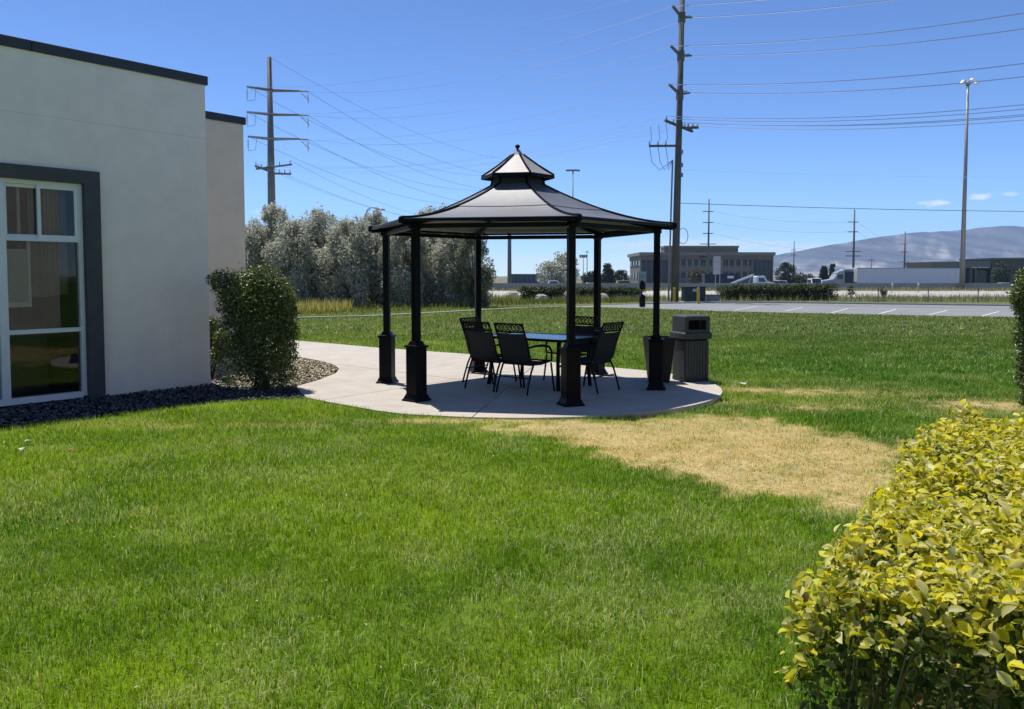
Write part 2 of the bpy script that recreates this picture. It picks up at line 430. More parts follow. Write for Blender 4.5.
# ------------------------------------------------------------------ ground
def build_ground():
    def axis(lo, hi, step, far_lo, far_hi):
        a = list(np.arange(lo, hi + 1e-6, step))
        d = step
        while a[-1] < far_hi: d *= 1.35; a.append(min(a[-1] + d, far_hi))
        d = step; b = []
        cur = lo
        while cur > far_lo: d *= 1.35; cur = max(cur - d, far_lo); b.append(cur)
        return np.array(b[::-1] + a)
    xs = axis(-7, 8, .1, -6500, 6500); ys = axis(1.5, 17, .1, -6500, 6500)
    ys = np.unique(np.concatenate([ys, [46, 122, 127]]))
    X, Y = np.meshgrid(xs, ys); Z = ground_z(X, Y)
    nx, ny = len(xs), len(ys)
    V = np.stack([X, Y, Z], -1).reshape(-1, 3)
    i = np.arange(nx - 1)[None, :] + nx * np.arange(ny - 1)[:, None]
    Q = np.stack([i, i + 1, i + nx + 1, i + nx], -1).reshape(-1, 4)
    x, y = V[:, 0], V[:, 1]
    col = lawn_colour(x, y) * .48
    near = (np.abs(x) < 40) & (y > 0) & (y < 60)
    d = np.where(near, dryness(x, y), 0)
    tan = np.array([.52, .40, .20]); 
    col = col + (tan - col) * d[:, None]
    far = np.clip((y - 40) / 8, 0, 1) * np.clip(fbm(x * .2, y * .2, 77) * 1.3, 0, 1)
    weed = np.array([.17, .17, .07]); col = col + (weed - col) * far[:, None]
    vf = np.clip((y - 160) / 60, 0, 1) + np.clip((np.hypot(x, y) - 250) / 100, 0, 1); vf = np.clip(vf, 0, 1)
    dryfar = np.array([.20, .18, .115]); col = col + (dryfar - col) * vf[:, None]
    m = bpy.data.materials.new('lawn_ground'); m.use_nodes = True; t = m.node_tree; b = t.nodes['Principled BSDF']
    a = t.nodes.new('ShaderNodeAttribute'); a.attribute_name = 'col'
    tc = t.nodes.new('ShaderNodeTexCoord')
    n1 = t.nodes.new('ShaderNodeTexNoise'); n1.inputs['Scale'].default_value = 26; n1.inputs['Detail'].default_value = 6; n1.inputs['Roughness'].default_value = .7
    t.links.new(tc.outputs['Object'], n1.inputs[0])
    cr = t.nodes.new('ShaderNodeValToRGB'); cr.color_ramp.elements[0].position = .3; cr.color_ramp.elements[0].color = (.5, .5, .45, 1); cr.color_ramp.elements[1].position = .72; cr.color_ramp.elements[1].color = (1.35, 1.35, 1.25, 1)
    t.links.new(n1.outputs['Fac'], cr.inputs[0])
    mx = t.nodes.new('ShaderNodeMix'); mx.data_type = 'RGBA'; mx.blend_type = 'MULTIPLY'; mx.inputs[0].default_value = 1
    t.links.new(a.outputs['Color'], mx.inputs[6]); t.links.new(cr.outputs[0], mx.inputs[7]); t.links.new(mx.outputs[2], b.inputs['Base Color'])
    bp = t.nodes.new('ShaderNodeBump'); bp.inputs['Strength'].default_value = .6; bp.inputs['Distance'].default_value = .03
    t.links.new(n1.outputs['Fac'], bp.inputs['Height']); t.links.new(bp.outputs[0], b.inputs['Normal'])
    b.inputs['Roughness'].default_value = .95; b.inputs['Specular IOR Level'].default_value = .15
    o = np_mesh('ground', V, Q, m, col)
    tag(o, kind='structure', label='green lawn and open ground reaching to the horizon')
build_ground()

def sheet(name, poly, dz, mat, label=None, follow=True, parent=None, z=None):
    bm = bmesh.new(); vs_ = [bm.verts.new((p[0], p[1], 0)) for p in poly]; bm.faces.new(vs_)
    bmesh.ops.triangulate(bm, faces=bm.faces)
    if follow:
        for yy in (46, 122, 127):
            bmesh.ops.bisect_plane(bm, geom=list(bm.verts) + list(bm.edges) + list(bm.faces), plane_co=(0, yy, 0), plane_no=(0, 1, 0))
    for v in bm.verts: v.co.z = (gz(v.co.y) if z is None else z) + dz
    bmesh.ops.recalc_face_normals(bm, faces=bm.faces)
    if sum(f.normal.z for f in bm.faces) < 0: bmesh.ops.reverse_faces(bm, faces=bm.faces)
    me = bpy.data.meshes.new(name); bm.to_mesh(me); bm.free()
    o = link_mesh(name, me, mat, parent)
    if parent is None: tag(o, label, kind='structure')
    return o

# ------------------------------------------------------------------ patio and path slabs with recessed joints
def build_patio():
    root = empty('patio', (PCX, PCY, 0)); tag(root, 'pale concrete round patio and path under the gazebo', kind='structure')
    def hp(p, q):
        p, q = Vector((p[0], p[1], 0)), Vector((q[0], q[1], 0)); d = (q - p).normalized(); return p, Vector((-d.y, d.x, 0))
    lines = [hp(Gp(339, 364.5), Gp(404, 372.5)), hp(Gp(327, 399.5), Gp(372, 392.5)), hp((PCX - .55, PCY - 3), (PCX + .35, PCY + 3)), hp(Gp(296, 352), Gp(380, 357))]
    lines = lines[:3]
    from itertools import product
    for sg in product((1, -1), repeat=len(lines)):
        bm = bmesh.new(); bm.faces.new([bm.verts.new((x, y, 0)) for x, y in PATIO]); bm.normal_update()
        for (p, n), s in zip(lines, sg):
            bmesh.ops.bisect_plane(bm, geom=list(bm.verts) + list(bm.edges) + list(bm.faces), plane_co=p + n * s * .007, plane_no=n * s, clear_inner=True)
        if len(bm.faces) == 0: bm.free(); continue
        if sum(f.calc_area() for f in bm.faces) < .02: bm.free(); continue
        bmesh.ops.recalc_face_normals(bm, faces=bm.faces)
        for f in bm.faces:
            if f.normal.z < 0: f.normal_flip()
        r = bmesh.ops.extrude_face_region(bm, geom=list(bm.faces))
        for v in [g for g in r['geom'] if isinstance(g, bmesh.types.BMVert)]: v.co.z = -.16
        bmesh.ops.recalc_face_normals(bm, faces=bm.faces)
        for v in bm.verts: v.co.x -= PCX; v.co.y -= PCY
        me = bpy.data.meshes.new('slab'); bm.to_mesh(me); bm.free()
        link_mesh('slab', me, M['concrete'], root)
build_patio()
sheet('gravel_bed', BED, .012, M['bedsoil'], 'dark soil under the gravel bed along the building', follow=False, z=-.03)

def stones():
    xs, ys = [p[0] for p in BED], [p[1] for p in BED]
    N = 42000
    x = nr.uniform(max(min(xs), -8.5), max(xs), N); y = nr.uniform(min(ys), max(ys), N)
    k = sdist(x, y, BED) > .02; x, y = x[k], y[k]
    # leave out what lies under the building
    C0 = np.array([-4.496, 12.762]); nrm = np.array([.792, -.610]); u = np.array([.610, .792])
    s = (x - C0[0]) * nrm[0] + (y - C0[1]) * nrm[1]; al = (x - C0[0]) * u[0] + (y - C0[1]) * u[1]
    k = ((s > .02) | (al > .02)) & (s > -2.2); x, y = x[k], y[k]; n = len(x)
    base = np.array([[1, 0, 0], [-1, 0, 0], [0, 1, 0], [0, -1, 0], [0, 0, 1], [0, 0, -1]], float)
    tri = np.array([[0, 2, 4], [2, 1, 4], [1, 3, 4], [3, 0, 4], [2, 0, 5], [1, 2, 5], [3, 1, 5], [0, 3, 5]])
    r = nr.uniform(.010, .030, n)
    V = base[None] * (r[:, None, None] * nr.uniform(.6, 1.35, (n, 6, 1))) * np.array([1, 1, .6])
    a = nr.uniform(0, 6.28, n); ca, sa = np.cos(a)[:, None], np.sin(a)[:, None]
    t = nr.uniform(-.5, .5, (n, 1))
    X = V[..., 0] * ca - V[..., 1] * sa; Y = V[..., 0] * sa + V[..., 1] * ca; Z = V[..., 2] + X * t * .5
    V = np.stack([X + x[:, None], Y + y[:, None], Z - .028 + nr.uniform(.0, .03, (n, 1)) + .006], -1).reshape(-1, 3)
    T = (tri[None] + 6 * np.arange(n)[:, None, None]).reshape(-1, 3)
    pal = np.array([[.30, .28, .24], [.40, .37, .30], [.20, .19, .18], [.13, .13, .135], [.48, .45, .38], [.25, .22, .17]])
    c = pal[nr.integers(0, len(pal), n)] * nr.uniform(.6, 1.1, (n, 1)) * np.array([1.75, 1.62, 1.25])
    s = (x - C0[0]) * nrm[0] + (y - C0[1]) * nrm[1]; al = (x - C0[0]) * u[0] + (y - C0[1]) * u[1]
    dark_grey = (al < .15 + .25 * nr.normal(size=n)) | (s > 1.15 + .12 * nr.normal(size=n))  # darker grey stone colours along the wall and near the grass edge
    grey_col = np.array([[.075, .078, .088], [.05, .052, .06], [.11, .112, .12], [.035, .036, .042], [.17, .17, .175]])[nr.integers(0, 5, n)] * nr.uniform(.7, 1.2, (n, 1))
    c[dark_grey] = grey_col[dark_grey]
    m = leafmat('stone', .9, 0.0, .3)
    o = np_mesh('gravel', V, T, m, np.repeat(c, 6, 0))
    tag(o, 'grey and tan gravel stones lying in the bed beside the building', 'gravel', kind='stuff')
stones()

# ------------------------------------------------------------------ parking lot, kerb, strips and road beyond
sheet('parking_lot', PARK2, .010, M['asphalt'], 'grey asphalt parking strip across the far edge of the lawn')
def lot_line(pts, w, mat, name):
    for i in range(len(pts) - 1):
        p, q = Vector(pts[i][:2]), Vector(pts[i + 1][:2]); d = (q - p).normalized(); n = Vector((-d.y, d.x)) * w / 2
        o = sheet(name, [p - n, q - n, q + n, p + n], .016, mat, 'painted line on the far parking strip')
for a, b in (((785, 311.4), (803, 307.6)), ((831, 313.2), (848, 308.8)), ((879, 314.2), (896, 309.6)), ((928, 315.3), (947, 310.8)), ((981, 316.6), (999, 311.8)), ((735, 310.5), (756, 306.8))):
    lot_line([GT(*a), GT(*b)], .08, M['paint'], 'parking_line')
lot_line([GT(850, 308.0), GT(1010, 310.6)], .13, M['paint'], 'parking_line')
lot_line([GT(900, 309.1), GT(975, 310.2)], .09, M['paint_y'], 'parking_line')
# pale kerb that runs from the lot round to the left, with a real step
def strip3d(name, pts, w, h, mat, label):
    m = MB()
    for i in range(len(pts) - 1):
        p, q = Vector(pts[i]), Vector(pts[i + 1])
        p.z = gz(p.y) + h / 2 - .05; q.z = gz(q.y) + h / 2 - .05
        m.bar(p, q + (q - p).normalized() * .01, w, h + .1)
    o = m.build(name, mat); tag(o, label, kind='structure'); return o
strip3d('kerb', [GT(200, 324), GT(300, 318.3), GT(370, 316.6), GT(430, 313.4), GT(486, 310.2), GT(520, 308.5), GT(560, 307.4)], .22, .05, M['kerb'], 'pale concrete kerb strip along the back of the lawn')
strip3d('kerb', [GT(640, 304.3), GT(720, 302.8), GT(780, 303.2), GT(1011, 306.3), GT(1150, 308)], .18, .10, M['kerb'], 'pale concrete kerb along the far side of the parking strip')
sheet('gravel_strip', [(-70, 70), (130, 70), (130, 119), (-70, 119)], .012, M['gravel_pale'], 'pale gravel strip between the hedges and the highway barrier')
sheet('road', [(-900, 128.5), (900, 128.5), (900, 172), (-900, 172)], .012, M['road'], 'grey highway beyond the concrete barrier')

# ------------------------------------------------------------------ grass
def in_hard(x, y):
    return (sdist(x, y, PATIO) > .0) | (sdist(x, y, BED) > 0.0) | inpoly(x, y, PARK2)
def blades(name, y0, y1, dens, h, w, seg, label, seed, xlim=.70):
    r = np.random.default_rng(seed)
    area = xlim * (y1 ** 2 - y0 ** 2) + 1.0 * (y1 - y0)
    N = int(area * dens)
    y = np.sqrt(r.uniform(y0 ** 2, y1 ** 2, N)); x = r.uniform(-1, 1, N) * (xlim * y + .5)
    # turf grows in tufts
    k = fbm(x * 9, y * 9, 61, 2) + r.uniform(-.35, .35, N) > .36; x, y = x[k], y[k]
    k = ~in_hard(x, y); x, y = x[k], y[k]
    # not under the building
    s = (x + 4.496) * .792 - (y - 12.762) * .610; al = (x + 4.496) * .610 + (y - 12.762) * .792
    k = ~((s < 0) & (al < 2.3)); x, y = x[k], y[k]
    d = dryness(x, y)
    k = r.uniform(0, 1, len(x)) > d * .55; x, y, d = x[k], y[k], d[k]; n = len(x)
    z = ground_z(x, y)
    edge = 1.0
    hh = h * r.uniform(.55, 1.25, n) * (1 - .62 * d) * edge * (.8 + .45 * fbm(x * 2.2, y * 2.2, 71, 3))
    ww = w * r.uniform(.7, 1.3, n)
    a = r.uniform(0, 2 * np.pi, n); lean = r.uniform(.05, 1.25, n) ** 1.2 + .35 * d
    la = a + r.uniform(-.9, .9, n) + 1.57
    sx, sy = np.cos(a) * ww / 2, np.sin(a) * ww / 2
    lx, ly = np.cos(la) * lean * hh, np.sin(la) * lean * hh
    col = lawn_colour(x, y) * r.uniform(.35, 1.38, (n, 1))
    yl = r.uniform(0, 1, n)
    pale = (yl < (.10 if y0 < 14 else .03) + .30 * np.clip((fbm(x * 1.9, y * 1.9, 33, 4) - .50) * 5, 0, 1))
    col[pale] = np.array([.64, .66, .33]) * r.uniform(.6, 1.2, (pale.sum(), 1))
    br = yl > .985; col[br] = np.array([.36, .26, .12])
    tan = np.array([.80, .60, .285]) * r.uniform(.55, 1.2, (n, 1))
    isdry = r.uniform(0, 1, n) < d * 1.05
    col[isdry] = tan[isdry]
    if seg == 1:
        V = np.stack([np.stack([x - sx, y - sy, z - .004], -1), np.stack([x + sx, y + sy, z - .004], -1), np.stack([x + lx, y + ly, z + hh], -1)], 1)
        T = np.arange(3 * n).reshape(n, 3); C = np.repeat(col, 3, 0); k = 3
    else:
        m1 = .55
        V = np.stack([np.stack([x - sx, y - sy, z - .004], -1), np.stack([x + sx, y + sy, z - .004], -1),
                      np.stack([x + sx * .8 + lx * .3, y + sy * .8 + ly * .3, z + hh * m1], -1), np.stack([x - sx * .8 + lx * .3, y - sy * .8 + ly * .3, z + hh * m1], -1),
                      np.stack([x + lx, y + ly, z + hh * (1 - .25 * lean)], -1)], 1)
        t = np.array([[0, 1, 2], [0, 2, 3], [3, 2, 4]])
        T = (t[None] + 5 * np.arange(n)[:, None, None]).reshape(-1, 3); C = np.repeat(col, 5, 0)
    o = np_mesh(name, V.reshape(-1, 3), T, L_grass, C)
    tag(o, label, 'grass', kind='stuff')
    return n
blades('grass', 2.7, 5.2, 11000, .050, .0034, 3, 'green lawn grass blades in the near foreground', 1)
blades('grass', 5.2, 8.5, 6500, .050, .0046, 3, 'lawn grass blades and dry turf in front of the gazebo', 2)
blades('grass', 8.5, 14, 3000, .050, .0075, 1, 'lawn grass blades around the patio', 3)
blades('grass', 14, 24, 700, .055, .016, 1, 'lawn grass blades behind the gazebo', 4)
blades('grass', 24, 46, 150, .06, .035, 1, 'lawn grass blades towards the parking strip', 5)

def tall_weeds(name, region, N, h, w, pal, seed, label, clump=.35):
    r = np.random.default_rng(seed)
    xs = [p[0] for p in region]; ys = [p[1] for p in region]
    x = r.uniform(min(xs), max(xs), N); y = r.uniform(min(ys), max(ys), N)
    k = inpoly(x, y, region) & (fbm(x * clump, y * clump * .6, seed, 3) + r.uniform(-.25, .25, N) > .45) & ~inpoly(x, y, PARK2); x, y = x[k], y[k]; n = len(x)
    z = ground_z(x, y); hh = h * r.uniform(.4, 1.3, n) * (.5 + fbm(x * .6, y * .6, seed + 3, 3)); ww = w * r.uniform(.6, 1.4, n); a = r.uniform(0, 6.28, n)
    la = r.uniform(0, 6.28, n); le = r.uniform(.05, .5, n)
    V = np.stack([np.stack([x - np.cos(a) * ww, y - np.sin(a) * ww, z], -1), np.stack([x + np.cos(a) * ww, y + np.sin(a) * ww, z], -1), np.stack([x + np.cos(la) * le * hh, y + np.sin(la) * le * hh, z + hh], -1)], 1).reshape(-1, 3)
    pal = np.array(pal); c = pal[r.integers(0, len(pal), n)] * r.uniform(.7, 1.25, (n, 1))
    tag(np_mesh(name, V, np.arange(3 * n).reshape(n, 3), L_grass, np.repeat(c, 3, 0)), label, 'grass', kind='stuff')
def gtp(*pts): return [tuple(GT(*p)[:2]) for p in pts]
tall_weeds('tall_grass', gtp((300, 313), (352, 311.5), (350, 303.5), (240, 303.5), (240, 315)), 12000, .42, .02, [(.74, .58, .26), (.66, .52, .22), (.58, .47, .22), (.34, .33, .12)], 51, 'golden dry tall grass at the foot of the silver trees', .2)
tall_weeds('tall_grass', gtp((200, 317), (300, 315), (420, 311), (500, 306.5), (640, 302.5), (640, 299.5), (480, 301), (340, 303), (200, 303)), 26000, .30, .02, [(.13, .17, .04), (.20, .22, .07), (.30, .28, .12), (.10, .14, .03)], 52, 'rough green weeds between the kerb and the silver trees', .25)
tall_weeds('weeds', [(-8, 55), (40, 55), (62, 71), (-20, 71)], 24000, .36, .022, [(.30, .29, .15), (.40, .37, .22), (.17, .19, .06), (.46, .42, .26)], 53, 'pale dry weeds along the wire fence and hedges', .3)
tall_weeds('weeds', [(-30, 112), (80, 112), (80, 121), (-30, 121)], 9000, .5, .05, [(.40, .36, .16), (.22, .22, .07), (.48, .42, .2)], 54, 'yellowish weeds growing along the foot of the concrete barrier', .3)

# ------------------------------------------------------------------ stucco building on the left
UB = Vector((.610, .792, 0)); NB = Vector((.792, -.610, 0)); C0 = Vector((-4.496, 12.762, 0))
def wall_sz(px, py):
    """pixel on the front wall plane -> (distance along wall from the corner, height)"""
    d = pray(px, py); o = Vector((0, 0, CAMH)); t = (C0 - o).dot(NB) / d.dot(NB); p = o + d * t
    return (p - C0).dot(UB), p.z
def WP(s, z, out=0.0): return C0 + UB * s + NB * out + Vector((0, 0, z))
def build_building():
    root = empty('stucco_building', (C0.x, C0.y, -.04), 'pale grey stucco building with black coping and a tall white-framed window', 'building')
    H1 = wall_sz(205.5, 76.5)[1]; cop = .13
    s_or, z_ot = wall_sz(97.8, 172.3)          # outer corner of the dark surround
    s_ir, z_it = wall_sz(82.5, 184.0)          # inner corner = white frame
    s_m, _ = wall_sz(4.5, 300)                 # post between the bays
    z_b = .02
    bay = s_ir - s_m - .06
    s_il = s_ir - 2 * bay - .12
    s_ol = s_il - (s_or - s_ir)
    SL = -9.5; DEP = 7.0; TH = .22
    w = MB()
    def wbox(m, s0, s1, z0, z1, o0, o1):
        m.obb((WP(s0, z0, o0) + WP(s1, z1, o1)) / 2, UB * (s1 - s0) / 2, NB * (o1 - o0) / 2, (0, 0, (z1 - z0) / 2))
    wbox(w, s_or, 0, -.3, H1 - cop, -TH, 0); w.build('wall', M['stucco'], root)
    w = MB(); wbox(w, s_ol, s_or, z_ot, H1 - cop, -TH, 0); w.build('wall', M['stucco'], root)
    w = MB(); wbox(w, SL, s_ol, -.3, H1 - cop, -TH, 0); w.build('wall', M['stucco'], root)
    w = MB(); wbox(w, -TH, 0, -.3, H1 - cop, -DEP, -TH); w.build('wall', M['stucco'], root)
    w = MB(); wbox(w, SL, SL + TH, -.3, H1 - cop, -DEP, -TH); w.build('wall', M['stucco'], root)
    w = MB(); wbox(w, SL + TH, -TH, -.3, H1 - cop, -DEP, -DEP + TH); w.build('wall', M['stucco'], root)
    r = MB(); wbox(r, SL + TH, -TH, H1 - .5, H1 - .3, -DEP + TH, -TH); r.build('roof', M['lowwall'], root)
    cs = [SL - .03, -7.3, -4.85, -2.42, .035]
    for k in range(4):
        c = MB(); wbox(c, cs[k] + (.003 if k else 0), cs[k + 1] - (.003 if k < 3 else 0), H1 - cop, H1, -TH - .04, .035); c.build('coping', M['coping'], root, bevel=.006)
    jz = wall_sz(150, 131)[1]
    c = MB(); wbox(c, s_or - 2.0, -.001, jz - .006, jz + .006, -.02, .0025); c.build('control_joint', M['stucco_tan'], root)
    c = MB(); wbox(c, -TH - .03, .035, H1 - cop, H1, -DEP - .03, -TH - .04); c.build('coping', M['coping'], root)
    # rear block set back behind the corner
    o2, e2 = -2.27, 2.25
    H2 = H1 - .02
    w = MB(); wbox(w, .0 + .001, e2, -.3, H2 - cop, -DEP, o2); w.build('wall', M['stucco_tan'], root)
    c = MB(); wbox(c, .036, e2 + .035, H2 - cop, H2, -DEP, o2 + .035); c.build('coping', M['coping'], root)
    # room behind the glass
    rm = MB(); wbox(rm, s_ol, s_or, z_b - .06, z_b, -2.4, -TH); rm.build('floor', M['room'], root)
    rm = MB(); wbox(rm, s_ol - .1, s_or + .1, z_b, z_ot, -2.5, -2.4); rm.build('inner_wall', M['room'], root)
    for s in (s_ol - .1, s_or + .001):
        rm = MB(); wbox(rm, s, s + .1, z_b, z_ot, -2.4, -TH); rm.build('inner_wall', M['room'], root)
    rm = MB(); wbox(rm, s_ol, s_or, z_ot + .001, z_ot + .08, -2.4, -TH); rm.build('ceiling', M['room'], root)
    # dark stucco surround, proud of the wall
    sr = MB(); wbox(sr, s_ir, s_or, -.12, z_ot, -TH, .05); sr.build('window_surround', M['surround'], root)
    sr = MB(); wbox(sr, s_ol, s_ir, z_it, z_ot, -TH, .05); sr.build('window_surround', M['surround'], root)
    sr = MB(); wbox(sr, s_ol, s_il, -.12, z_it, -TH, .05); sr.build('window_surround', M['surround'], root)
    # window: two bays
    zr1 = wall_sz(45, 238.0)[1]; zr1b = wall_sz(45, 241.3)[1]
    zr2 = wall_sz(45, 329.0)[1]; zr2b = wall_sz(45, 333.2)[1]
    win = MB(); f = .055
    wbox(win, s_ir - f, s_ir, z_b, z_it, -.13, -.03); wbox(win, s_il, s_il + f, z_b, z_it, -.13, -.03)
    wbox(win, s_il + f, s_ir - f, z_it - f, z_it, -.13, -.03); wbox(win, s_il + f, s_ir - f, z_b - .02, z_b + .06, -.14, -.02)
    wo = win.build('window', M['vinyl'], root); tag(wo, 'tall white-framed window with sliding upper sashes')
    mu = MB(); wbox(mu, s_m - .05, s_m + .05, z_b + .06, z_it - f, -.135, -.022); mu.build('mullion', M['vinyl'], wo)
    for b0, b1 in ((s_m + .05, s_ir - f), (s_il + f, s_m - .05)):
        for z0, z1 in ((zr1b, zr1), (zr2b, zr2)):
            mu = MB(); wbox(mu, b0, b1, z0, z1, -.128, -.032); mu.build('transom', M['vinyl'], wo)
        for z0, z1 in ((z_b + .06, zr2b), (zr2, zr1b)):
            g = MB(); wbox(g, b0, b1, z0, z1, -.088, -.080); g.build('pane', M['glass'], wo)
        mid = b0 + (b1 - b0) * .47
        for (q0, q1, ou) in ((b0, mid + .03, -.10), (mid - .03, b1, -.06)):
            sh = MB(); t = .04; z0, z1 = zr1, z_it - f
            wbox(sh, q0, q0 + t, z0, z1, ou - .02, ou + .015); wbox(sh, q1 - t, q1, z0, z1, ou - .02, ou + .015)
            wbox(sh, q0 + t, q1 - t, z0, z0 + t, ou - .02, ou + .015); wbox(sh, q0 + t, q1 - t, z1 - t, z1, ou - .02, ou + .015)
            so = sh.build('sash', M['vinyl'], wo)
            g = MB(); wbox(g, q0 + t, q1 - t, z0 + t, z1 - t, ou - .006, ou + .001); g.build('pane', M['glass'], wo)
    # things seen through the glass: a pale roller shade panel with its frame, a curtain, a low cabinet
    b0, b1 = s_m + .05, s_ir - f
    sh = MB(); wbox(sh, b0 + .02, b0 + (b1 - b0) * .34, zr2 + .34, zr1b - .10, -.20, -.185); sh.build('shade', M['blind'], root)
    sh = MB(); wbox(sh, b0 + (b1 - b0) * .34, b0 + (b1 - b0) * .38, zr2 + .28, zr1b, -.22, -.17); wbox(sh, b0, b0 + (b1 - b0) * .34, zr2 + .28, zr2 + .34, -.22, -.17); sh.build('shade_frame', M['vinyl'], root)
    sh = MB(); wbox(sh, b0 + (b1 - b0) * .22, b0 + (b1 - b0) * .26, zr1 + .05, z_it, -.20, -.17); sh.build('shade_frame', M['blind'], root)
    # curtain hanging in folds behind the right half
    m = MB(); a0, a1 = b0 + (b1 - b0) * .40, b1 - .06; K = 44; pts = []
    for k in range(K + 1):
        s_ = a0 + (a1 - a0) * k / K; o_ = -.24 + .018 * math.sin(k * 1.15) + .008 * math.sin(k * 2.7); pts.append((s_, o_))
    top = [WP(s_, z_it - .06, o_) for s_, o_ in pts]; bot = [WP(s_, zr2 + .42 + .02 * math.sin(s_ * 9), o_) for s_, o_ in pts]; n_ = K + 1
    th = NB * -.004
    m.add(top + bot + [p + th for p in top] + [p + th for p in bot], [(k, k + 1, n_ + k + 1, n_ + k) for k in range(K)] + [(2 * n_ + k, 3 * n_ + k, 3 * n_ + k + 1, 2 * n_ + k + 1) for k in range(K)])
    m.build('curtain', pm('curtain', (.30, .29, .26), .9, var=.12, scale=9), root)
    sh = MB(); wbox(sh, b0, b1, z_b, zr2 + .05, -1.4, -1.0); sh.build('cabinet', pm('cabinet', (.12, .11, .09), .6), root)
build_building()
def build_wing():
    U = Vector((.616, .788, 0)); N = Vector((-.788, .616, 0)); O = Vector((3.0, .55, 0))
    root = empty('stucco_wing', (O.x, O.y, -.018), 'pale stucco wing with black coping behind the golden hedge, outside the frame', 'building')
    def B(name, s0, s1, z0, z1, o0, o1, mat):
        m = MB(); m.obb(O + U * (s0 + s1) / 2 + N * (o0 + o1) / 2 + Vector((0, 0, (z0 + z1) / 2)), U * (s1 - s0) / 2, N * (o1 - o0) / 2, (0, 0, (z1 - z0) / 2)); return m.build(name, mat, root)
    B('wall', -7, 9.2, -.2, 4.4, -5, 0, M['stucco']); B('coping', -7.04, 9.24, 4.4, 4.53, -5.04, .04, M['coping'])
    for s in (-3.5, .6, 4.7):
        B('window_surround', s - .2, s + 2.6, .02, 3.0, .001, .05, M['surround'])
        for k in range(2):
            w = B('window', s + .02 + 1.22 * k, s + 1.18 + 1.22 * k, .1, 2.8, .052, .08, M['vinyl']); w2 = B('pane', s + .08 + 1.22 * k, s + 1.12 + 1.22 * k, .16, 2.74, .082, .09, M['offglass'])
build_wing()

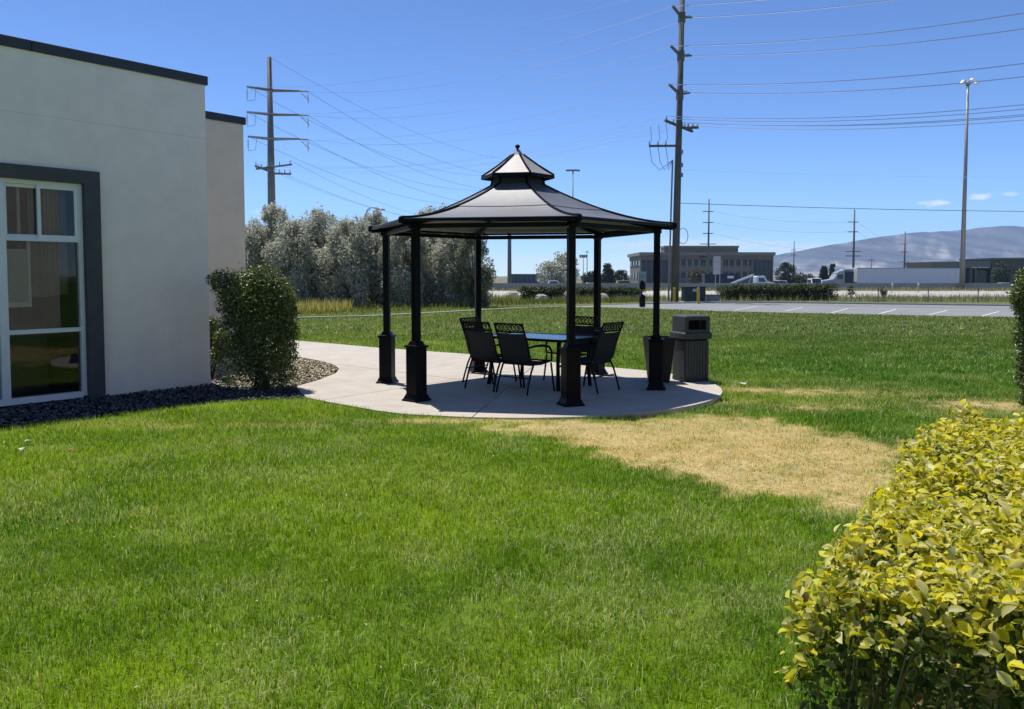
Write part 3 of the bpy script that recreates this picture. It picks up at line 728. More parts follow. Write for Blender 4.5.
# ------------------------------------------------------------------ gazebo
GC = Vector((.08, 12.48, 0)); GR = 1.99; GTH = -1.0
ANG = [rad(a + GTH) for a in (170, 230, 290, 350, 50, 110)]
def build_gazebo():
    root = empty('gazebo', GC, 'black six-post metal gazebo with two-tier hexagonal roof on the round patio', 'gazebo')
    ER, EZ = 2.215, 2.325; NR_, NZ = .40, 2.885
    def hexp(r, z, i): a = ANG[i % 6]; return GC + Vector((r * math.cos(a), r * math.sin(a), z))
    def prof(t): return EZ + (NZ - EZ) * (t ** 1.75 * .93 + .07 * t)
    for i in range(6):
        c = GC + Vector((GR * math.cos(ANG[i]), GR * math.sin(ANG[i]), 0)); rz = ANG[i]
        m = MB(); m.sqloft(c, rz, [(.045, .70), (.045, 2.27)]); po = m.build('post', M['black_metal'], root, bevel=.006)
        m = MB(); m.sqloft(c, rz, [(.096, .07), (.096, .685)]); m.build('pedestal', M['black_metal'], po, bevel=.006)
        m = MB(); m.sqloft(c, rz, [(.096, .684), (.112, .692), (.112, .712), (.076, .722), (.066, .75), (.057, .77)]); m.build('pedestal_cap', M['black_metal'], po)
        m = MB(); m.sqloft(c, rz, [(.135, .001), (.135, .018), (.118, .035), (.112, .055), (.102, .075), (.097, .09)]); m.build('base_moulding', M['black_metal'], po)
        m = MB(); m.sqloft(c, rz, [(.046, 2.19), (.062, 2.21), (.062, 2.25), (.046, 2.262)]); m.build('capital', M['black_metal'], po)
    for i in range(6):
        a, b = hexp(GR, 2.235, i), hexp(GR, 2.235, i + 1); d = (b - a).normalized()
        m = MB(); m.bar(a + d * .075, b - d * .075, .05, .06); m.build('beam', M['black_metal'], root)
        a, b = hexp(ER, EZ, i), hexp(ER, EZ, i + 1)
        m = MB(); m.bar(a - Vector((0, 0, .026)), b - Vector((0, 0, .026)), .04, .032); m.build('eave_trim', M['black_metal'], root)
        a, b = hexp(1.2, prof((ER - 1.2) / (ER - NR_)) - .06, i), hexp(1.2, prof((ER - 1.2) / (ER - NR_)) - .06, i + 1)
        m = MB(); m.bar(a, b, .03, .04); m.build('purlin', M['black_metal'], root)
        # rafter under each ridge and the ridge cap over it
        K = 14
        pts = [hexp(ER + (NR_ - ER) * k / K, prof(k / K), i) for k in range(K + 1)]
        m = MB()
        for k in range(K): m.bar(pts[k] - Vector((0, 0, .055)), pts[k + 1] - Vector((0, 0, .055)), .045, .06)
        m.build('rafter', M['black_metal'], root)
        m = MB(); m.tube([p + Vector((0, 0, .012)) for p in pts], .017, 6); m.build('ridge_cap', M['black_metal'], root)
        ec = hexp(ER + .015, EZ - .02, i)
        m = MB(); m.lathe(ec, [(.0, -.05), (.035, -.045), (.042, 0), (.03, .035), (.0, .045)], 8); m.build('corner_cap', M['black_metal'], root)
        # roof panel: two overlapping sheets of metal, each a thin solid
        for (t0, t1, dz) in ((0, .56, 0.0), (.545, 1.0, .010)):
            m = MB(); R = 9; Cn = 6; top = []; bot = []
            for k in range(R + 1):
                t = t0 + (t1 - t0) * k / R; r = ER + (NR_ - ER) * t; z = prof(t) + dz
                p, q = hexp(r, z, i), hexp(r, z, i + 1)
                for j in range(Cn + 1):
                    s = .006 + .988 * j / Cn
                    v = p.lerp(q, s); v.z -= .012 * math.sin(math.pi * s) * math.sin(math.pi * t)
                    top.append(v); bot.append(v - Vector((0, 0, .008)))
            n = len(top); W = Cn + 1
            fs = []
            for k in range(R):
                for j in range(Cn):
                    a_ = k * W + j; fs.append((a_, a_ + 1, a_ + W + 1, a_ + W)); fs.append((n + a_, n + a_ + W, n + a_ + W + 1, n + a_ + 1))
            for j in range(Cn): fs.append((j, n + j, n + j + 1, j + 1)); a_ = R * W + j; fs.append((a_, a_ + 1, n + a_ + 1, n + a_))
            for k in range(R): a_ = k * W; fs.append((a_, a_ + W, n + a_ + W, n + a_)); a_ = k * W + Cn; fs.append((a_, n + a_, n + a_ + W, a_ + W))
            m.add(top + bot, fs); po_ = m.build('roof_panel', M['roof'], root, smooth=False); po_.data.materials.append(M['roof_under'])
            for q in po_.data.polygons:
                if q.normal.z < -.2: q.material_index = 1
        # cupola
        NRb, NRt = .40, .355
        a0, b0, a1, b1 = hexp(NRb, 2.868, i), hexp(NRb, 2.868, i + 1), hexp(NRt, 3.03, i), hexp(NRt, 3.03, i + 1)
        inn = (GC + Vector((0, 0, 2.95)) - (a0 + b0) / 2); inn.z = 0; inn = inn.normalized() * .02
        m = MB(); m.add([a0, b0, b1, a1, a0 + inn, b0 + inn, b1 + inn, a1 + inn], [(0, 1, 2, 3), (7, 6, 5, 4), (0, 4, 5, 1), (1, 5, 6, 2), (2, 6, 7, 3), (3, 7, 4, 0)]); m.build('vent_screen', M['mesh'], root)
        m = MB(); m.tube([a0, a1], .018, 6); m.build('vent_post', M['black_metal'], root)
        # upper roof panel
        er, ez, ar, az = .525, 3.035, .085, 3.335
        def up(t): return ez + (az - ez) * (t ** 1.12)
        m = MB(); top = []; bot = []; R = 4
        for k in range(R + 1):
            t = k / R; r = er + (ar - er) * t; p, q = hexp(r, up(t), i), hexp(r, up(t), i + 1)
            for s in (.015, .985): v = p.lerp(q, s); top.append(v); bot.append(v - Vector((0, 0, .012)))
        n = len(top); fs = []
        for k in range(R): a_ = 2 * k; fs += [(a_, a_ + 1, a_ + 3, a_ + 2), (n + a_, n + a_ + 2, n + a_ + 3, n + a_ + 1), (a_, a_ + 2, n + a_ + 2, n + a_), (a_ + 1, n + a_ + 1, n + a_ + 3, a_ + 3)]
        fs += [(0, n, n + 1, 1), (2 * R, 2 * R + 1, n + 2 * R + 1, n + 2 * R)]
        m.add(top + bot, fs); m.build('cupola_panel', M['cupola'], root)
        m = MB(); m.tube([hexp(er + .005, ez + .006, i), hexp(.30, up(.51) + .008, i), hexp(ar, az + .006, i)], .014, 6); m.build('cupola_ridge', M['black_metal'], root)
        m = MB(); m.bar(hexp(er, ez - .022, i), hexp(er, ez - .022, i + 1), .03, .045); m.build('cupola_trim', M['black_metal'], root)
    m = MB(); m.loft([[hexp(.10, 3.318, i) for i in range(6)], [hexp(.06, 3.372, i) for i in range(6)], [hexp(.02, 3.42, i) for i in range(6)]]); m.build('peak_cap', M['cupola'], root)
    m = MB(); m.lathe(GC, [(.0, 3.41), (.022, 3.412), (.016, 3.43), (.03, 3.44), (.036, 3.458), (.03, 3.476), (.0, 3.49)], 10); m.build('finial', M['black_metal'], root, smooth=True)
build_gazebo()

# ------------------------------------------------------------------ table and chairs
TL = Vector((.77, -.638, 0)).normalized(); TF = Vector((.638, .77, 0)).normalized(); TC = Vector((.40, 12.60, 0))
def build_table():
    root = empty('patio_table', TC, 'rectangular black metal table with reflective glass top under the gazebo', 'table')
    hl, hw = .78, .50; z = .715
    def P(a, b, zz): return TC + TL * a + TF * b + Vector((0, 0, zz))
    m = MB(); m.obb(P(0, 0, z), TL * (hl - .035), TF * (hw - .035), (0, 0, .004)); m.build('table_top', M['tableglass'], root)
    m = MB()
    m.bar(P(-hl, -hw + .02, z - .008), P(hl, -hw + .02, z - .008), .04, .035); m.bar(P(-hl, hw - .02, z - .008), P(hl, hw - .02, z - .008), .04, .035)
    m.bar(P(-hl + .02, -hw + .04, z - .008), P(-hl + .02, hw - .04, z - .008), .04, .035); m.bar(P(hl - .02, -hw + .04, z - .008), P(hl - .02, hw - .04, z - .008), .04, .035)
    m.build('rim', M['black_metal'], root)
    m = MB(); m.bar(P(-hl + .04, 0, z - .022), P(hl - .04, 0, z - .022), .04, .025); m.build('crossbar', M['black_metal'], root)
    for a in (-1, 1):
        for b in (-1, 1):
            m = MB(); m.tube([P(a * (hl - .12), b * (hw - .1), z - .026), P(a * (hl - .17), b * (hw - .14), .38), P(a * (hl - .14), b * (hw - .11), .001)], [.032, .027, .03], 10); m.build('leg', M['black_metal'], root, smooth=True)
    m = MB(); m.bar(P(-hl + .17, -hw + .16, .34), P(-hl + .17, hw - .16, .34), .022, .03); m.build('stretcher', M['black_metal'], root)
    m = MB(); m.bar(P(hl - .17, -hw + .16, .34), P(hl - .17, hw - .16, .34), .022, .03); m.build('stretcher', M['black_metal'], root)
build_table()

def make_chair():
    root = empty('patio_chair', (0, 0, 0))
    r = .0125
    for s in (-1, 1):
        x = .265 * s
        m = MB(); m.tube([(x, .12, .415), (x, .06, .30), (x * 1.0, .0, .13), (x * 1.02, -.035, .001)], [.0135, .0135, .013, .013], 8); m.build('leg', M['black_satin'], root, smooth=True)
        m = MB(); m.tube([(x, .50, .405), (x, .525, .28), (x, .555, .12), (x * 1.02, .575, .001)], .0135, 8); m.build('leg', M['black_satin'], root, smooth=True)
        m = MB(); m.tube([(x * .98, .025, .635), (x * 1.06, .10, .655), (x * 1.10, .28, .655), (x * 1.08, .43, .63), (x * 1.04, .505, .56), (x, .51, .42)], [.013, .016, .019, .017, .014, .013], 8); m.build('armrest', M['black_satin'], root, smooth=True)
        m = MB(); m.tube([(x * .93, .52, .425), (x * .93, .30, .395), (x * .93, .13, .40), (x * .93, .07, .46), (x * .93, .0, .70), (x * .92, -.11, .96)], r, 8); m.build('side_rail', M['black_satin'], root, smooth=True)
    m = MB(); m.tube([(-.25, .52, .425), (.25, .52, .425)], r, 8); m.build('front_rail', M['black_satin'], root)
    m = MB(); m.tube([(-.255, .035, .22), (.255, .035, .22)], .009, 6); m.build('stretcher', M['black_satin'], root)
    m = MB(); m.tube([(-.25, .11, .395), (.25, .11, .395)], r, 8); m.build('rear_rail', M['black_satin'], root)
    # seat and back slings, sagging between the rails
    def sling(pts, name, sag):
        m = MB(); W = 8; top = []
        for (y, z) in pts:
            for j in range(W + 1):
                t = j / W; g = sag * math.sin(math.pi * t); top.append(Vector((-.24 + .48 * t, y - g * .3, z - g)))
        n = len(top); fs = []
        bot = [v + Vector((0, -.003, -.004)) for v in top]
        for k in range(len(pts) - 1):
            for j in range(W):
                a = k * (W + 1) + j; fs += [(a, a + 1, a + W + 2, a + W + 1), (n + a, n + a + W + 1, n + a + W + 2, n + a + 1)]
        m.add(top + bot, fs); m.build(name, M['sling'], root, smooth=True)
    sling([(.515, .428), (.40, .412), (.30, .402), (.20, .398), (.13, .402)], 'seat_sling', .018)
    sling([(.105, .43), (.07, .46), (.035, .58), (.0, .70), (-.035, .785), (-.055, .83)], 'back_sling', .012)
    # top band of the back: two bars with a row of open rings between
    def bp(z): return -.11 + (.96 - z) * (.11 / .26)
    m = MB(); m.bar((-.245, bp(.955), .955), (.245, bp(.955), .955), .016, .024); m.build('top_rail', M['black_satin'], root)
    m = MB(); m.bar((-.24, bp(.845), .845), (.24, bp(.845), .845), .014, .024); m.build('band_rail', M['black_satin'], root)
    m = MB()
    for k in range(7):
        cx = -.204 + .068 * k; rr = .037
        for q in range(2):
            sx = 1 if q == 0 else .45
            pts = [(cx + rr * sx * math.cos(a), bp(.90 + rr * 1.1 * math.sin(a)), .90 + rr * 1.1 * math.sin(a)) for a in [2 * math.pi * j / 10 for j in range(11)]]
            m.tube(pts, .0055, 4, cap=False)
    m.build('scroll_band', M['black_satin'], root)
    return root
proto = make_chair()
def place(o, p, face):
    o.location = (p[0], p[1], 0.002); o.rotation_euler = (0, 0, math.atan2(-face[0], face[1]))
ch = [((.015, 11.62), (TF.x, TF.y), 'black sling patio chair seen from behind, nearest the camera left of the front post'),
      ((-.44, 12.02), (TF.x, TF.y), 'black sling patio chair at the near left, overlapping another chair behind it'),
      ((1.31, 11.83), (-TL.x, -TL.y), 'black sling patio chair at the right end of the table, next to the rear post'),
      ((1.06, 13.40), (-TF.x, -TF.y), 'black sling patio chair on the far side of the table, behind the front post'),
      ((-.56, 13.10), (TL.x + .15, TL.y), 'black sling patio chair at the far left end, mostly hidden by the chair in front')]
for i, (p, f, lab) in enumerate(ch):
    o = proto if i == 0 else copy_tree(proto)
    place(o, p, f); tag(o, lab, 'chair', 'patio chairs around the glass table')

# ------------------------------------------------------------------ litter bin and planter
def build_bin():
    base = Vector((2.74, 13.15, 0)); root = empty('litter_bin', base, 'dark grey slatted litter bin with hooded lid beside the gazebo', 'bin')
    rz = rad(16); W = .205
    X = Vector((math.cos(rz), math.sin(rz), 0)); Y = Vector((-math.sin(rz), math.cos(rz), 0))   # front is -Y
    def P(a, b, z): return base + X * a + Y * b + Vector((0, 0, z))
    m = MB(); m.sqloft(base, rz, [(W - .03, .0), (W - .03, .62)]); m.build('liner', M['bin_dark'], root)
    m = MB(); m.sqloft(base, rz, [(W, .005), (W, .05)]); m.build('base', M['bin_dark'], root, bevel=.006)
    n = 8
    for s in range(4):
        d = [-Y, X, Y, -X][s]; t = [X, Y, -X, -Y][s]
        for k in range(n):
            c = base + d * (W - .014) + t * ((k + .5) / n * 2 - 1) * (W - .012) + Vector((0, 0, .335))
            m = MB(); m.obb(c, t * (W / n - .006), d * .014, (0, 0, .283)); m.build('slat', M['bin'], root)
    m = MB(); m.sqloft(base, rz, [(W - .02, .61), (W - .02, .655)]); m.build('neck', M['hole'], root)
    m = MB(); m.sqloft(base, rz, [(W + .012, .645), (W + .03, .66), (W + .03, .735), (W + .008, .75)]); lid = m.build('lid', M['bin'], root, bevel=.006)
    # hood: four corner walls with openings front and back, curved top
    h = W + .004; z0, z1 = .75, .965
    m = MB(); m.obb(P(-h + .02, 0, (z0 + z1) / 2), X * .02, Y * h, (0, 0, (z1 - z0) / 2)); m.obb(P(h - .02, 0, (z0 + z1) / 2), X * .02, Y * h, (0, 0, (z1 - z0) / 2)); m.build('hood_side', M['bin'], lid)
    for s in (-1, 1):
        m = MB(); m.obb(P(0, s * (h - .02), z0 + .02), X * (h - .04), Y * .02, (0, 0, .02)); m.obb(P(0, s * (h - .02), z1 - .015), X * (h - .04), Y * .02, (0, 0, .015))
        m.obb(P(-h + .05, s * (h - .02), z0 + .1125), X * .01, Y * .02, (0, 0, .0725)); m.obb(P(h - .05, s * (h - .02), z0 + .1125), X * .01, Y * .02, (0, 0, .0725))
        m.build('hood_face', M['bin'], lid)
    L = []
    for w_, z in ((h, z1), (h, z1 + .015), (h - .012, z1 + .032), (h - .05, z1 + .045)):
        L.append((w_, z))
    m = MB(); m.sqloft(base, rz, L); m.build('hood_top', M['bin'], lid, bevel=.004)
    m = MB(); m.obb(P(0, .02, z0 + .09), X * (h - .05), Y * .01, (0, 0, .09)); m.build('flap', M['hole'], lid)
build_bin()
def build_planter():
    base = G(658.5, 381.5); root = empty('planter', base, 'tall black tapered square planter standing behind the right front post', 'planter')
    rz = rad(4)
    m = MB(); z = .68
    prof = [(.128, .001), (.138, .02), (.20, z - .03), (.208, z - .03), (.208, z), (.185, z), (.180, z - .05)]
    m.sqloft(base, rz, prof); m.build('body', M['planter'], root)
    m = MB(); m.sqloft(base, rz, [(.178, z - .12), (.178, z - .06)]); m.build('soil', M['bedsoil'], root)
build_planter()

# ------------------------------------------------------------------ foliage
def unit(v): return v / (np.linalg.norm(v, axis=-1, keepdims=True) + 1e-9)
def leaf_quads(P, nrm, L, W, col, r, fold=.25):
    """one folded four-point leaf for each point: two triangles"""
    n = len(P); t = unit(np.cross(nrm, unit(r.normal(size=(n, 3))))); w = unit(np.cross(nrm, t)); L = L[:, None]; W = W[:, None]
    base = P - t * L * .5; tip = P + t * L * .5; up = nrm * W * fold
    V = np.stack([base, P - w * W * .5 + up, tip, P + w * W * .5 + up], 1).reshape(-1, 3)
    T = (np.array([[0, 1, 2], [0, 2, 3]])[None] + 4 * np.arange(n)[:, None, None]).reshape(-1, 3)
    return V, T, np.repeat(col, 4, 0)
def clumps_points(clumps, N, r, shell=.55):
    w = np.array([c[2][0] * c[2][1] * c[2][2] for c in [(0, 0, c[1]) for c in clumps]]) ** (2 / 3.)
    w = w * np.array([c[2] if len(c) > 2 else 1.0 for c in clumps]); w = w / w.sum()
    idx = r.choice(len(clumps), N, p=w)
    C = np.array([c[0] for c in clumps])[idx]; R = np.array([c[1] for c in clumps])[idx]
    d = unit(r.normal(size=(N, 3))); rr = r.uniform(shell ** 3, 1, N) ** (1 / 3.) * (1 + r.normal(0, .10, N))
    P = C + d * R * rr[:, None]
    return P, d
def foliage(name, clumps, N, L, pal, mat, seed, parent=None, up=.5, shell=.5, zmin=None, asp=.5, jitter=.8):
    r = np.random.default_rng(seed)
    P, d = clumps_points(clumps, N, r, shell)
    if zmin is not None: k = P[:, 2] > zmin; P, d = P[k], d[k]
    n = len(P)
    nrm = unit(d * .6 + np.array([0, 0, up]) + r.normal(0, jitter, (n, 3)))
    pal = np.array(pal); c = pal[r.integers(0, len(pal), n)] * r.uniform(.7, 1.3, (n, 1))
    l = L * r.uniform(.6, 1.35, n)
    V, T, Cc = leaf_quads(P, nrm, l, l * asp, c, r)
    return np_mesh(name, V, T, mat, Cc, parent)

# ---- foreground golden hedge
def build_hedge():
    r = np.random.default_rng(5)
    HT = .88
    P0 = np.array(G(797, 580, HT)); P1_ = np.array(G(934, 413, HT + .03)); U = P1_ - P0; U[2] = 0; LEN = float(np.linalg.norm(U)) + .1; U = U / np.linalg.norm(U); Vv = np.array([U[1], -U[0], 0]); WID = 1.85
    root = empty('golden_hedge', (P0[0], P0[1], -.04), 'clipped hedge with yellow-green variegated leaves in the near right corner', 'hedge')
    def topz(u, v): return HT + .10 * (fbm(u * 3.6 + 5, v * 3.6, 3, 4) - .5) * 2 - .10 * np.clip(1 - u / .10, 0, 1) ** 2 - .10 * np.clip(1 - v / .12, 0, 1) ** 2 - .10 * np.clip(1 - (LEN - u) / .3, 0, 1) ** 2 + .03 * u / LEN
    def bulge(a, z): return .09 * (fbm(a * 4, z * 4, 8, 4) - .5) * 2 - .32 * np.clip((.62 - z) / .62, 0, 1)
    Ps, Ns, Dp, Sd = [], [], [], []
    # top
    n = 30000; u = r.uniform(-.03, LEN, n); v = r.uniform(-.04, WID, n); dp = r.exponential(.045, n)
    z = topz(u, v) - dp + r.normal(0, .018, n) + .06 * (vnoise(u * 16, v * 16, 17) ** 4)
    Ps.append(np.stack([u, v, z], -1)); Ns.append(np.tile([0, 0, 1.], (n, 1)) * .80 + r.normal(0, .55, (n, 3))); Dp.append(dp); Sd.append(np.zeros(n))
    # front (u=0 side) and left (v=0 side)
    for side, n, mx in (('f', 3800, WID), ('l', 5200, LEN)):
        a = r.uniform(-.02, mx, n); zz = r.uniform(.02, HT, n) ** 1.0; dp = r.exponential(.07, n)
        k = r.uniform(0, 1, n) < np.clip(.30 + .9 * zz / HT, 0, 1); a, zz, dp = a[k], zz[k], dp[k]; n = len(a)
        o = dp - bulge(a, zz)
        if side == 'f': p = np.stack([o, a, zz], -1); nn = np.array([-1, 0, .45])
        else: p = np.stack([a, o, zz], -1); nn = np.array([0, -1, .45])
        Ps.append(p); Ns.append(nn * .8 + r.normal(0, .5, (n, 3))); Dp.append(dp); Sd.append(np.ones(n))
    p = np.concatenate(Ps); nn = np.concatenate(Ns); dp = np.concatenate(Dp); sd = np.concatenate(Sd); n = len(p)
    W = P0[None] * np.array([1, 1, 0]) + p[:, :1] * U + p[:, 1:2] * Vv + p[:, 2:3] * np.array([0, 0, 1.])
    N = unit(nn[:, :1] * U + nn[:, 1:2] * Vv + nn[:, 2:3] * np.array([0, 0, 1.]))
    t = unit(np.cross(N, unit(r.normal(size=(n, 3))))); t = np.where((t[:, 2] < 0)[:, None] & (r.uniform(0, 1, n) < .75)[:, None], -t, t)
    # leaves point outwards and up a little
    w = unit(np.cross(N, t))
    L = r.uniform(.015, .042, n) * np.where(sd > 0, .95, 1.0); Wd = L * r.uniform(.55, .75, n)
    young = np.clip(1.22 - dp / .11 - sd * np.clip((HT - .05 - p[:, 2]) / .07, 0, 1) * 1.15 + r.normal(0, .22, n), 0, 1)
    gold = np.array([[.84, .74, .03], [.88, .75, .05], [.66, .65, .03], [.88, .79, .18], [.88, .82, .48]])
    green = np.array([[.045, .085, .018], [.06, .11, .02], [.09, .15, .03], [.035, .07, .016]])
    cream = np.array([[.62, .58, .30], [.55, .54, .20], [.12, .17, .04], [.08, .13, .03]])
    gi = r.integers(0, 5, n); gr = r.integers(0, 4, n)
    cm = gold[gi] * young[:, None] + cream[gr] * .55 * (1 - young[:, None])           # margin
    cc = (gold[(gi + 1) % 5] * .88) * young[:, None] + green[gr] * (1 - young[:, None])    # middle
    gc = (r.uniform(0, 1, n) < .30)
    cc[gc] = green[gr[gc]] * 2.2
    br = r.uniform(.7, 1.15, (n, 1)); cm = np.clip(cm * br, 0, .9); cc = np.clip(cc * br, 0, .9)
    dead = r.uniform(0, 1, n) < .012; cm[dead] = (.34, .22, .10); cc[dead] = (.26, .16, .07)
    SH = [(0., 0., 0.)]
    for a_, b_, c_ in ((.14, .24, .09), (.36, .43, .13), (.60, .48, .11), (.83, .31, .05)): SH += [(a_, -b_, c_ - .10 * a_ ** 2), (a_, 0, -.10 * a_ ** 2), (a_, b_, c_ - .10 * a_ ** 2)]
    SH.append((1.0, 0, -.12))
    TR = [[0, 2, 1], [0, 3, 2]]
    for q in (1, 4, 7): TR += [[q, q + 1, q + 4], [q, q + 4, q + 3], [q + 1, q + 2, q + 5], [q + 1, q + 5, q + 4]]
    TR = np.array(TR + [[10, 11, 13], [11, 12, 13]])
    isc = np.array([1] + [0, 1, 0] * 4 + [0], bool); NV = len(SH)
    # the largest ones in view become single leaves
    cd = np.linalg.norm(W - np.array([0, 0, CAMH]), axis=1)
    pxx = PX + F * W[:, 0] / (W[:, 1] * math.cos(PITCH) - (W[:, 2] - CAMH) * math.sin(PITCH))
    score = L / cd * (dp < .035) * (pxx < 1030) * (pxx > 700)
    big = np.zeros(n, bool); big[np.argsort(-score)[:290]] = True
    rest = np.where(~big)[0]
    V = np.zeros((len(rest), NV, 3)); C = np.zeros((len(rest), NV, 3)); curl = r.uniform(.4, 3.4, len(rest))
    for k, (a, b, c) in enumerate(SH):
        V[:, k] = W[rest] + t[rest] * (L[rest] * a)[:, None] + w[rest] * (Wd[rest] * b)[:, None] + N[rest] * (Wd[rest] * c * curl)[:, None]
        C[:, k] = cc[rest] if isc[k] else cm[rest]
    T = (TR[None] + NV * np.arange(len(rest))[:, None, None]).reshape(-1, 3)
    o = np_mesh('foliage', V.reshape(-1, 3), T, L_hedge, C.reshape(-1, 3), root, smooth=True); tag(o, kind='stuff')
    # twelve leaf meshes shared by the single leaves
    order = np.where(big)[0]
    order = order[np.argsort(young[order])]
    groups = np.array_split(order, 12); rl = Vector(root.location)
    for gidx in groups:
        i0 = gidx[len(gidx) // 2]; me = bpy.data.meshes.new('leaf')
        me.from_pydata([(a, b * .62, c * 1.6) for a, b, c in SH], [], [tuple(q) for q in TR]); me.materials.append(L_hedge)
        at = me.color_attributes.new('col', 'FLOAT_COLOR', 'POINT')
        for k in range(NV): at.data[k].color = (*(cc[i0] if isc[k] else cm[i0]), 1)
        for q in me.polygons: q.use_smooth = True
        for i in gidx:
            lo_ = bpy.data.objects.new('leaf', me); COL.objects.link(lo_); lo_.parent = root
            mt = Matrix((t[i], w[i], N[i])).transposed() * float(L[i]); mt = mt.to_4x4(); mt.translation = Vector(W[i]) - rl
            lo_.matrix_local = mt
    # woody stems
    m = MB()
    for k in range(150):
        uu = r.uniform(.05, LEN - .1) if k % 2 else r.uniform(.04, .5); vv = r.uniform(.05, WID)
        if k % 3 == 0: vv = r.uniform(.03, .2)
        q = lambda a, b, z: P0 * np.array([1, 1, 0]) + U * a + Vv * b + np.array([0, 0, z])
        du, dv = r.normal(0, .10, 2); top = HT * r.uniform(.75, .99)
        p0, p1, p2 = q(uu, vv, -.04), q(max(.03, uu + du * .4), max(.03, vv + dv * .4), top * .5), q(max(.02, uu + du), max(.02, vv + dv), top)
        m.tube([p0, p1, p2], [.006, .0045, .002], 5)
        e = q(max(-.02, uu + du * .4 + r.normal(0, .08)), max(-.02, vv + dv * .4 + r.normal(0, .08)), top * .8)
        m.tube([p1, e], [.0035, .0018], 4)
    tag(m.build('stems', M['twig'], root), kind='stuff')
    # dark older leaves deep inside
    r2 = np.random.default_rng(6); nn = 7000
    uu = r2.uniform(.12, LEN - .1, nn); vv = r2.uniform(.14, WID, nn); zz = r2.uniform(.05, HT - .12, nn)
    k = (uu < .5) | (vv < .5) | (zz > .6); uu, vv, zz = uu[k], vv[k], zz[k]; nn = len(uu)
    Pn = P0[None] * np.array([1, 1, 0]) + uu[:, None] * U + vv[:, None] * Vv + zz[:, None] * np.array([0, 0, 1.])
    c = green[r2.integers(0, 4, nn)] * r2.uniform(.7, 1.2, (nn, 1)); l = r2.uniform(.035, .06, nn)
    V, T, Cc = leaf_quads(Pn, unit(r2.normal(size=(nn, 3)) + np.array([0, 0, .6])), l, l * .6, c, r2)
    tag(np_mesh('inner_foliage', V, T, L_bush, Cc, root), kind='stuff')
build_hedge()

# ---- bushes beside the building and at the right edge
BUSHG = [(.085, .12, .03), (.12, .165, .035), (.06, .085, .024), (.17, .22, .05), (.22, .26, .08)]
def bush(name, base, Y, cl, N, L, pal, seed, label, stems, zmin=-.02, dy=1.0, bark='bark'):
    root = empty(name, base, label, 'bush')
    s = Y / F; r = random.Random(seed)
    C = []
    for (px, py, rp, *wt_) in cl:
        p = AT(px, py, Y + r.uniform(-.16, .16)); C.append((tuple(p), (rp * s, rp * s * dy, rp * s), *(wt_ or [1.0])))
    tag(foliage('crown', C, N, L, pal, L_bush, seed, root, up=.5, shell=.25, zmin=zmin, asp=.55), kind='stuff')
    for (px, py) in stems:
        m = MB()
        b = Vector(base) + Vector((r.uniform(-.12, .12), r.uniform(-.1, .1), 0)); e = AT(px, py, Y + r.uniform(-.1, .1)); mid = b.lerp(e, .5) + Vector((r.uniform(-.08, .08), r.uniform(-.06, .06), .03))
        m.tube([b, mid, e], [.02, .014, .006], 6)
        m.build('stem', M[bark], root, smooth=True)
    return root
b1 = G(262, 389)
cl1 = [(258, 303, 33), (276, 297, 21), (240, 292, 22), (250, 283, 18), (266, 281, 17), (280, 313, 19), (265, 328, 32), (243, 322, 22), (284, 334, 14), (270, 350, 27), (246, 350, 19), (287, 352, 12), (287, 372, 11, .8), (266, 370, 20, .8), (246, 371, 13, .7), (290, 330, 9),
       (225, 283, 15, .9), (214, 280, 8, .8), (228, 305, 13, .7), (222, 325, 8, .4), (288, 300, 10), (230, 379, 7, .8), (282, 383, 9, .8), (262, 384, 11, .7), (234, 345, 13, .8), (230, 362, 9, .6), (291, 312, 8)]
bush('shrub', b1, b1.y, cl1, 30000, .040, BUSHG, 61, 'dense clipped dark green shrub at the corner of the stucco building', [(250, 300), (270, 310), (240, 300), (285, 330), (262, 340), (232, 320), (278, 350), (225, 300), (255, 350)])
b2 = G(214, 378)
cl2 = [(214, 332, 11), (222, 338, 9), (210, 345, 9), (217, 355, 10, .6), (224, 350, 7, .6), (212, 322, 6)]
bush('shrub', b2, b2.y, cl2, 2200, .05, [(.16, .20, .04), (.20, .24, .06), (.10, .14, .03)], 62, 'small loose yellow-green shrub between the big shrub and the wall', [(212, 335), (220, 345), (216, 352)])
b3 = G(1036, 410)
cl3 = [(1035, 285, 20), (1040, 300, 26), (1028, 305, 15), (1048, 320, 26), (1030, 330, 14), (1042, 345, 24), (1030, 355, 14), (1045, 375, 24), (1028, 380, 11), (1030, 398, 11), (1045, 398, 20), (1026, 275, 9), (1020, 297, 10), (1022, 340, 9), (1023, 366, 8), (1040, 272, 10)]
bush('shrub', b3, b3.y, cl3, 20000, .040, BUSHG, 63, 'tall dark green shrub cut off by the right edge of the photo', [(1035, 300), (1045, 320), (1028, 340), (1040, 360)])

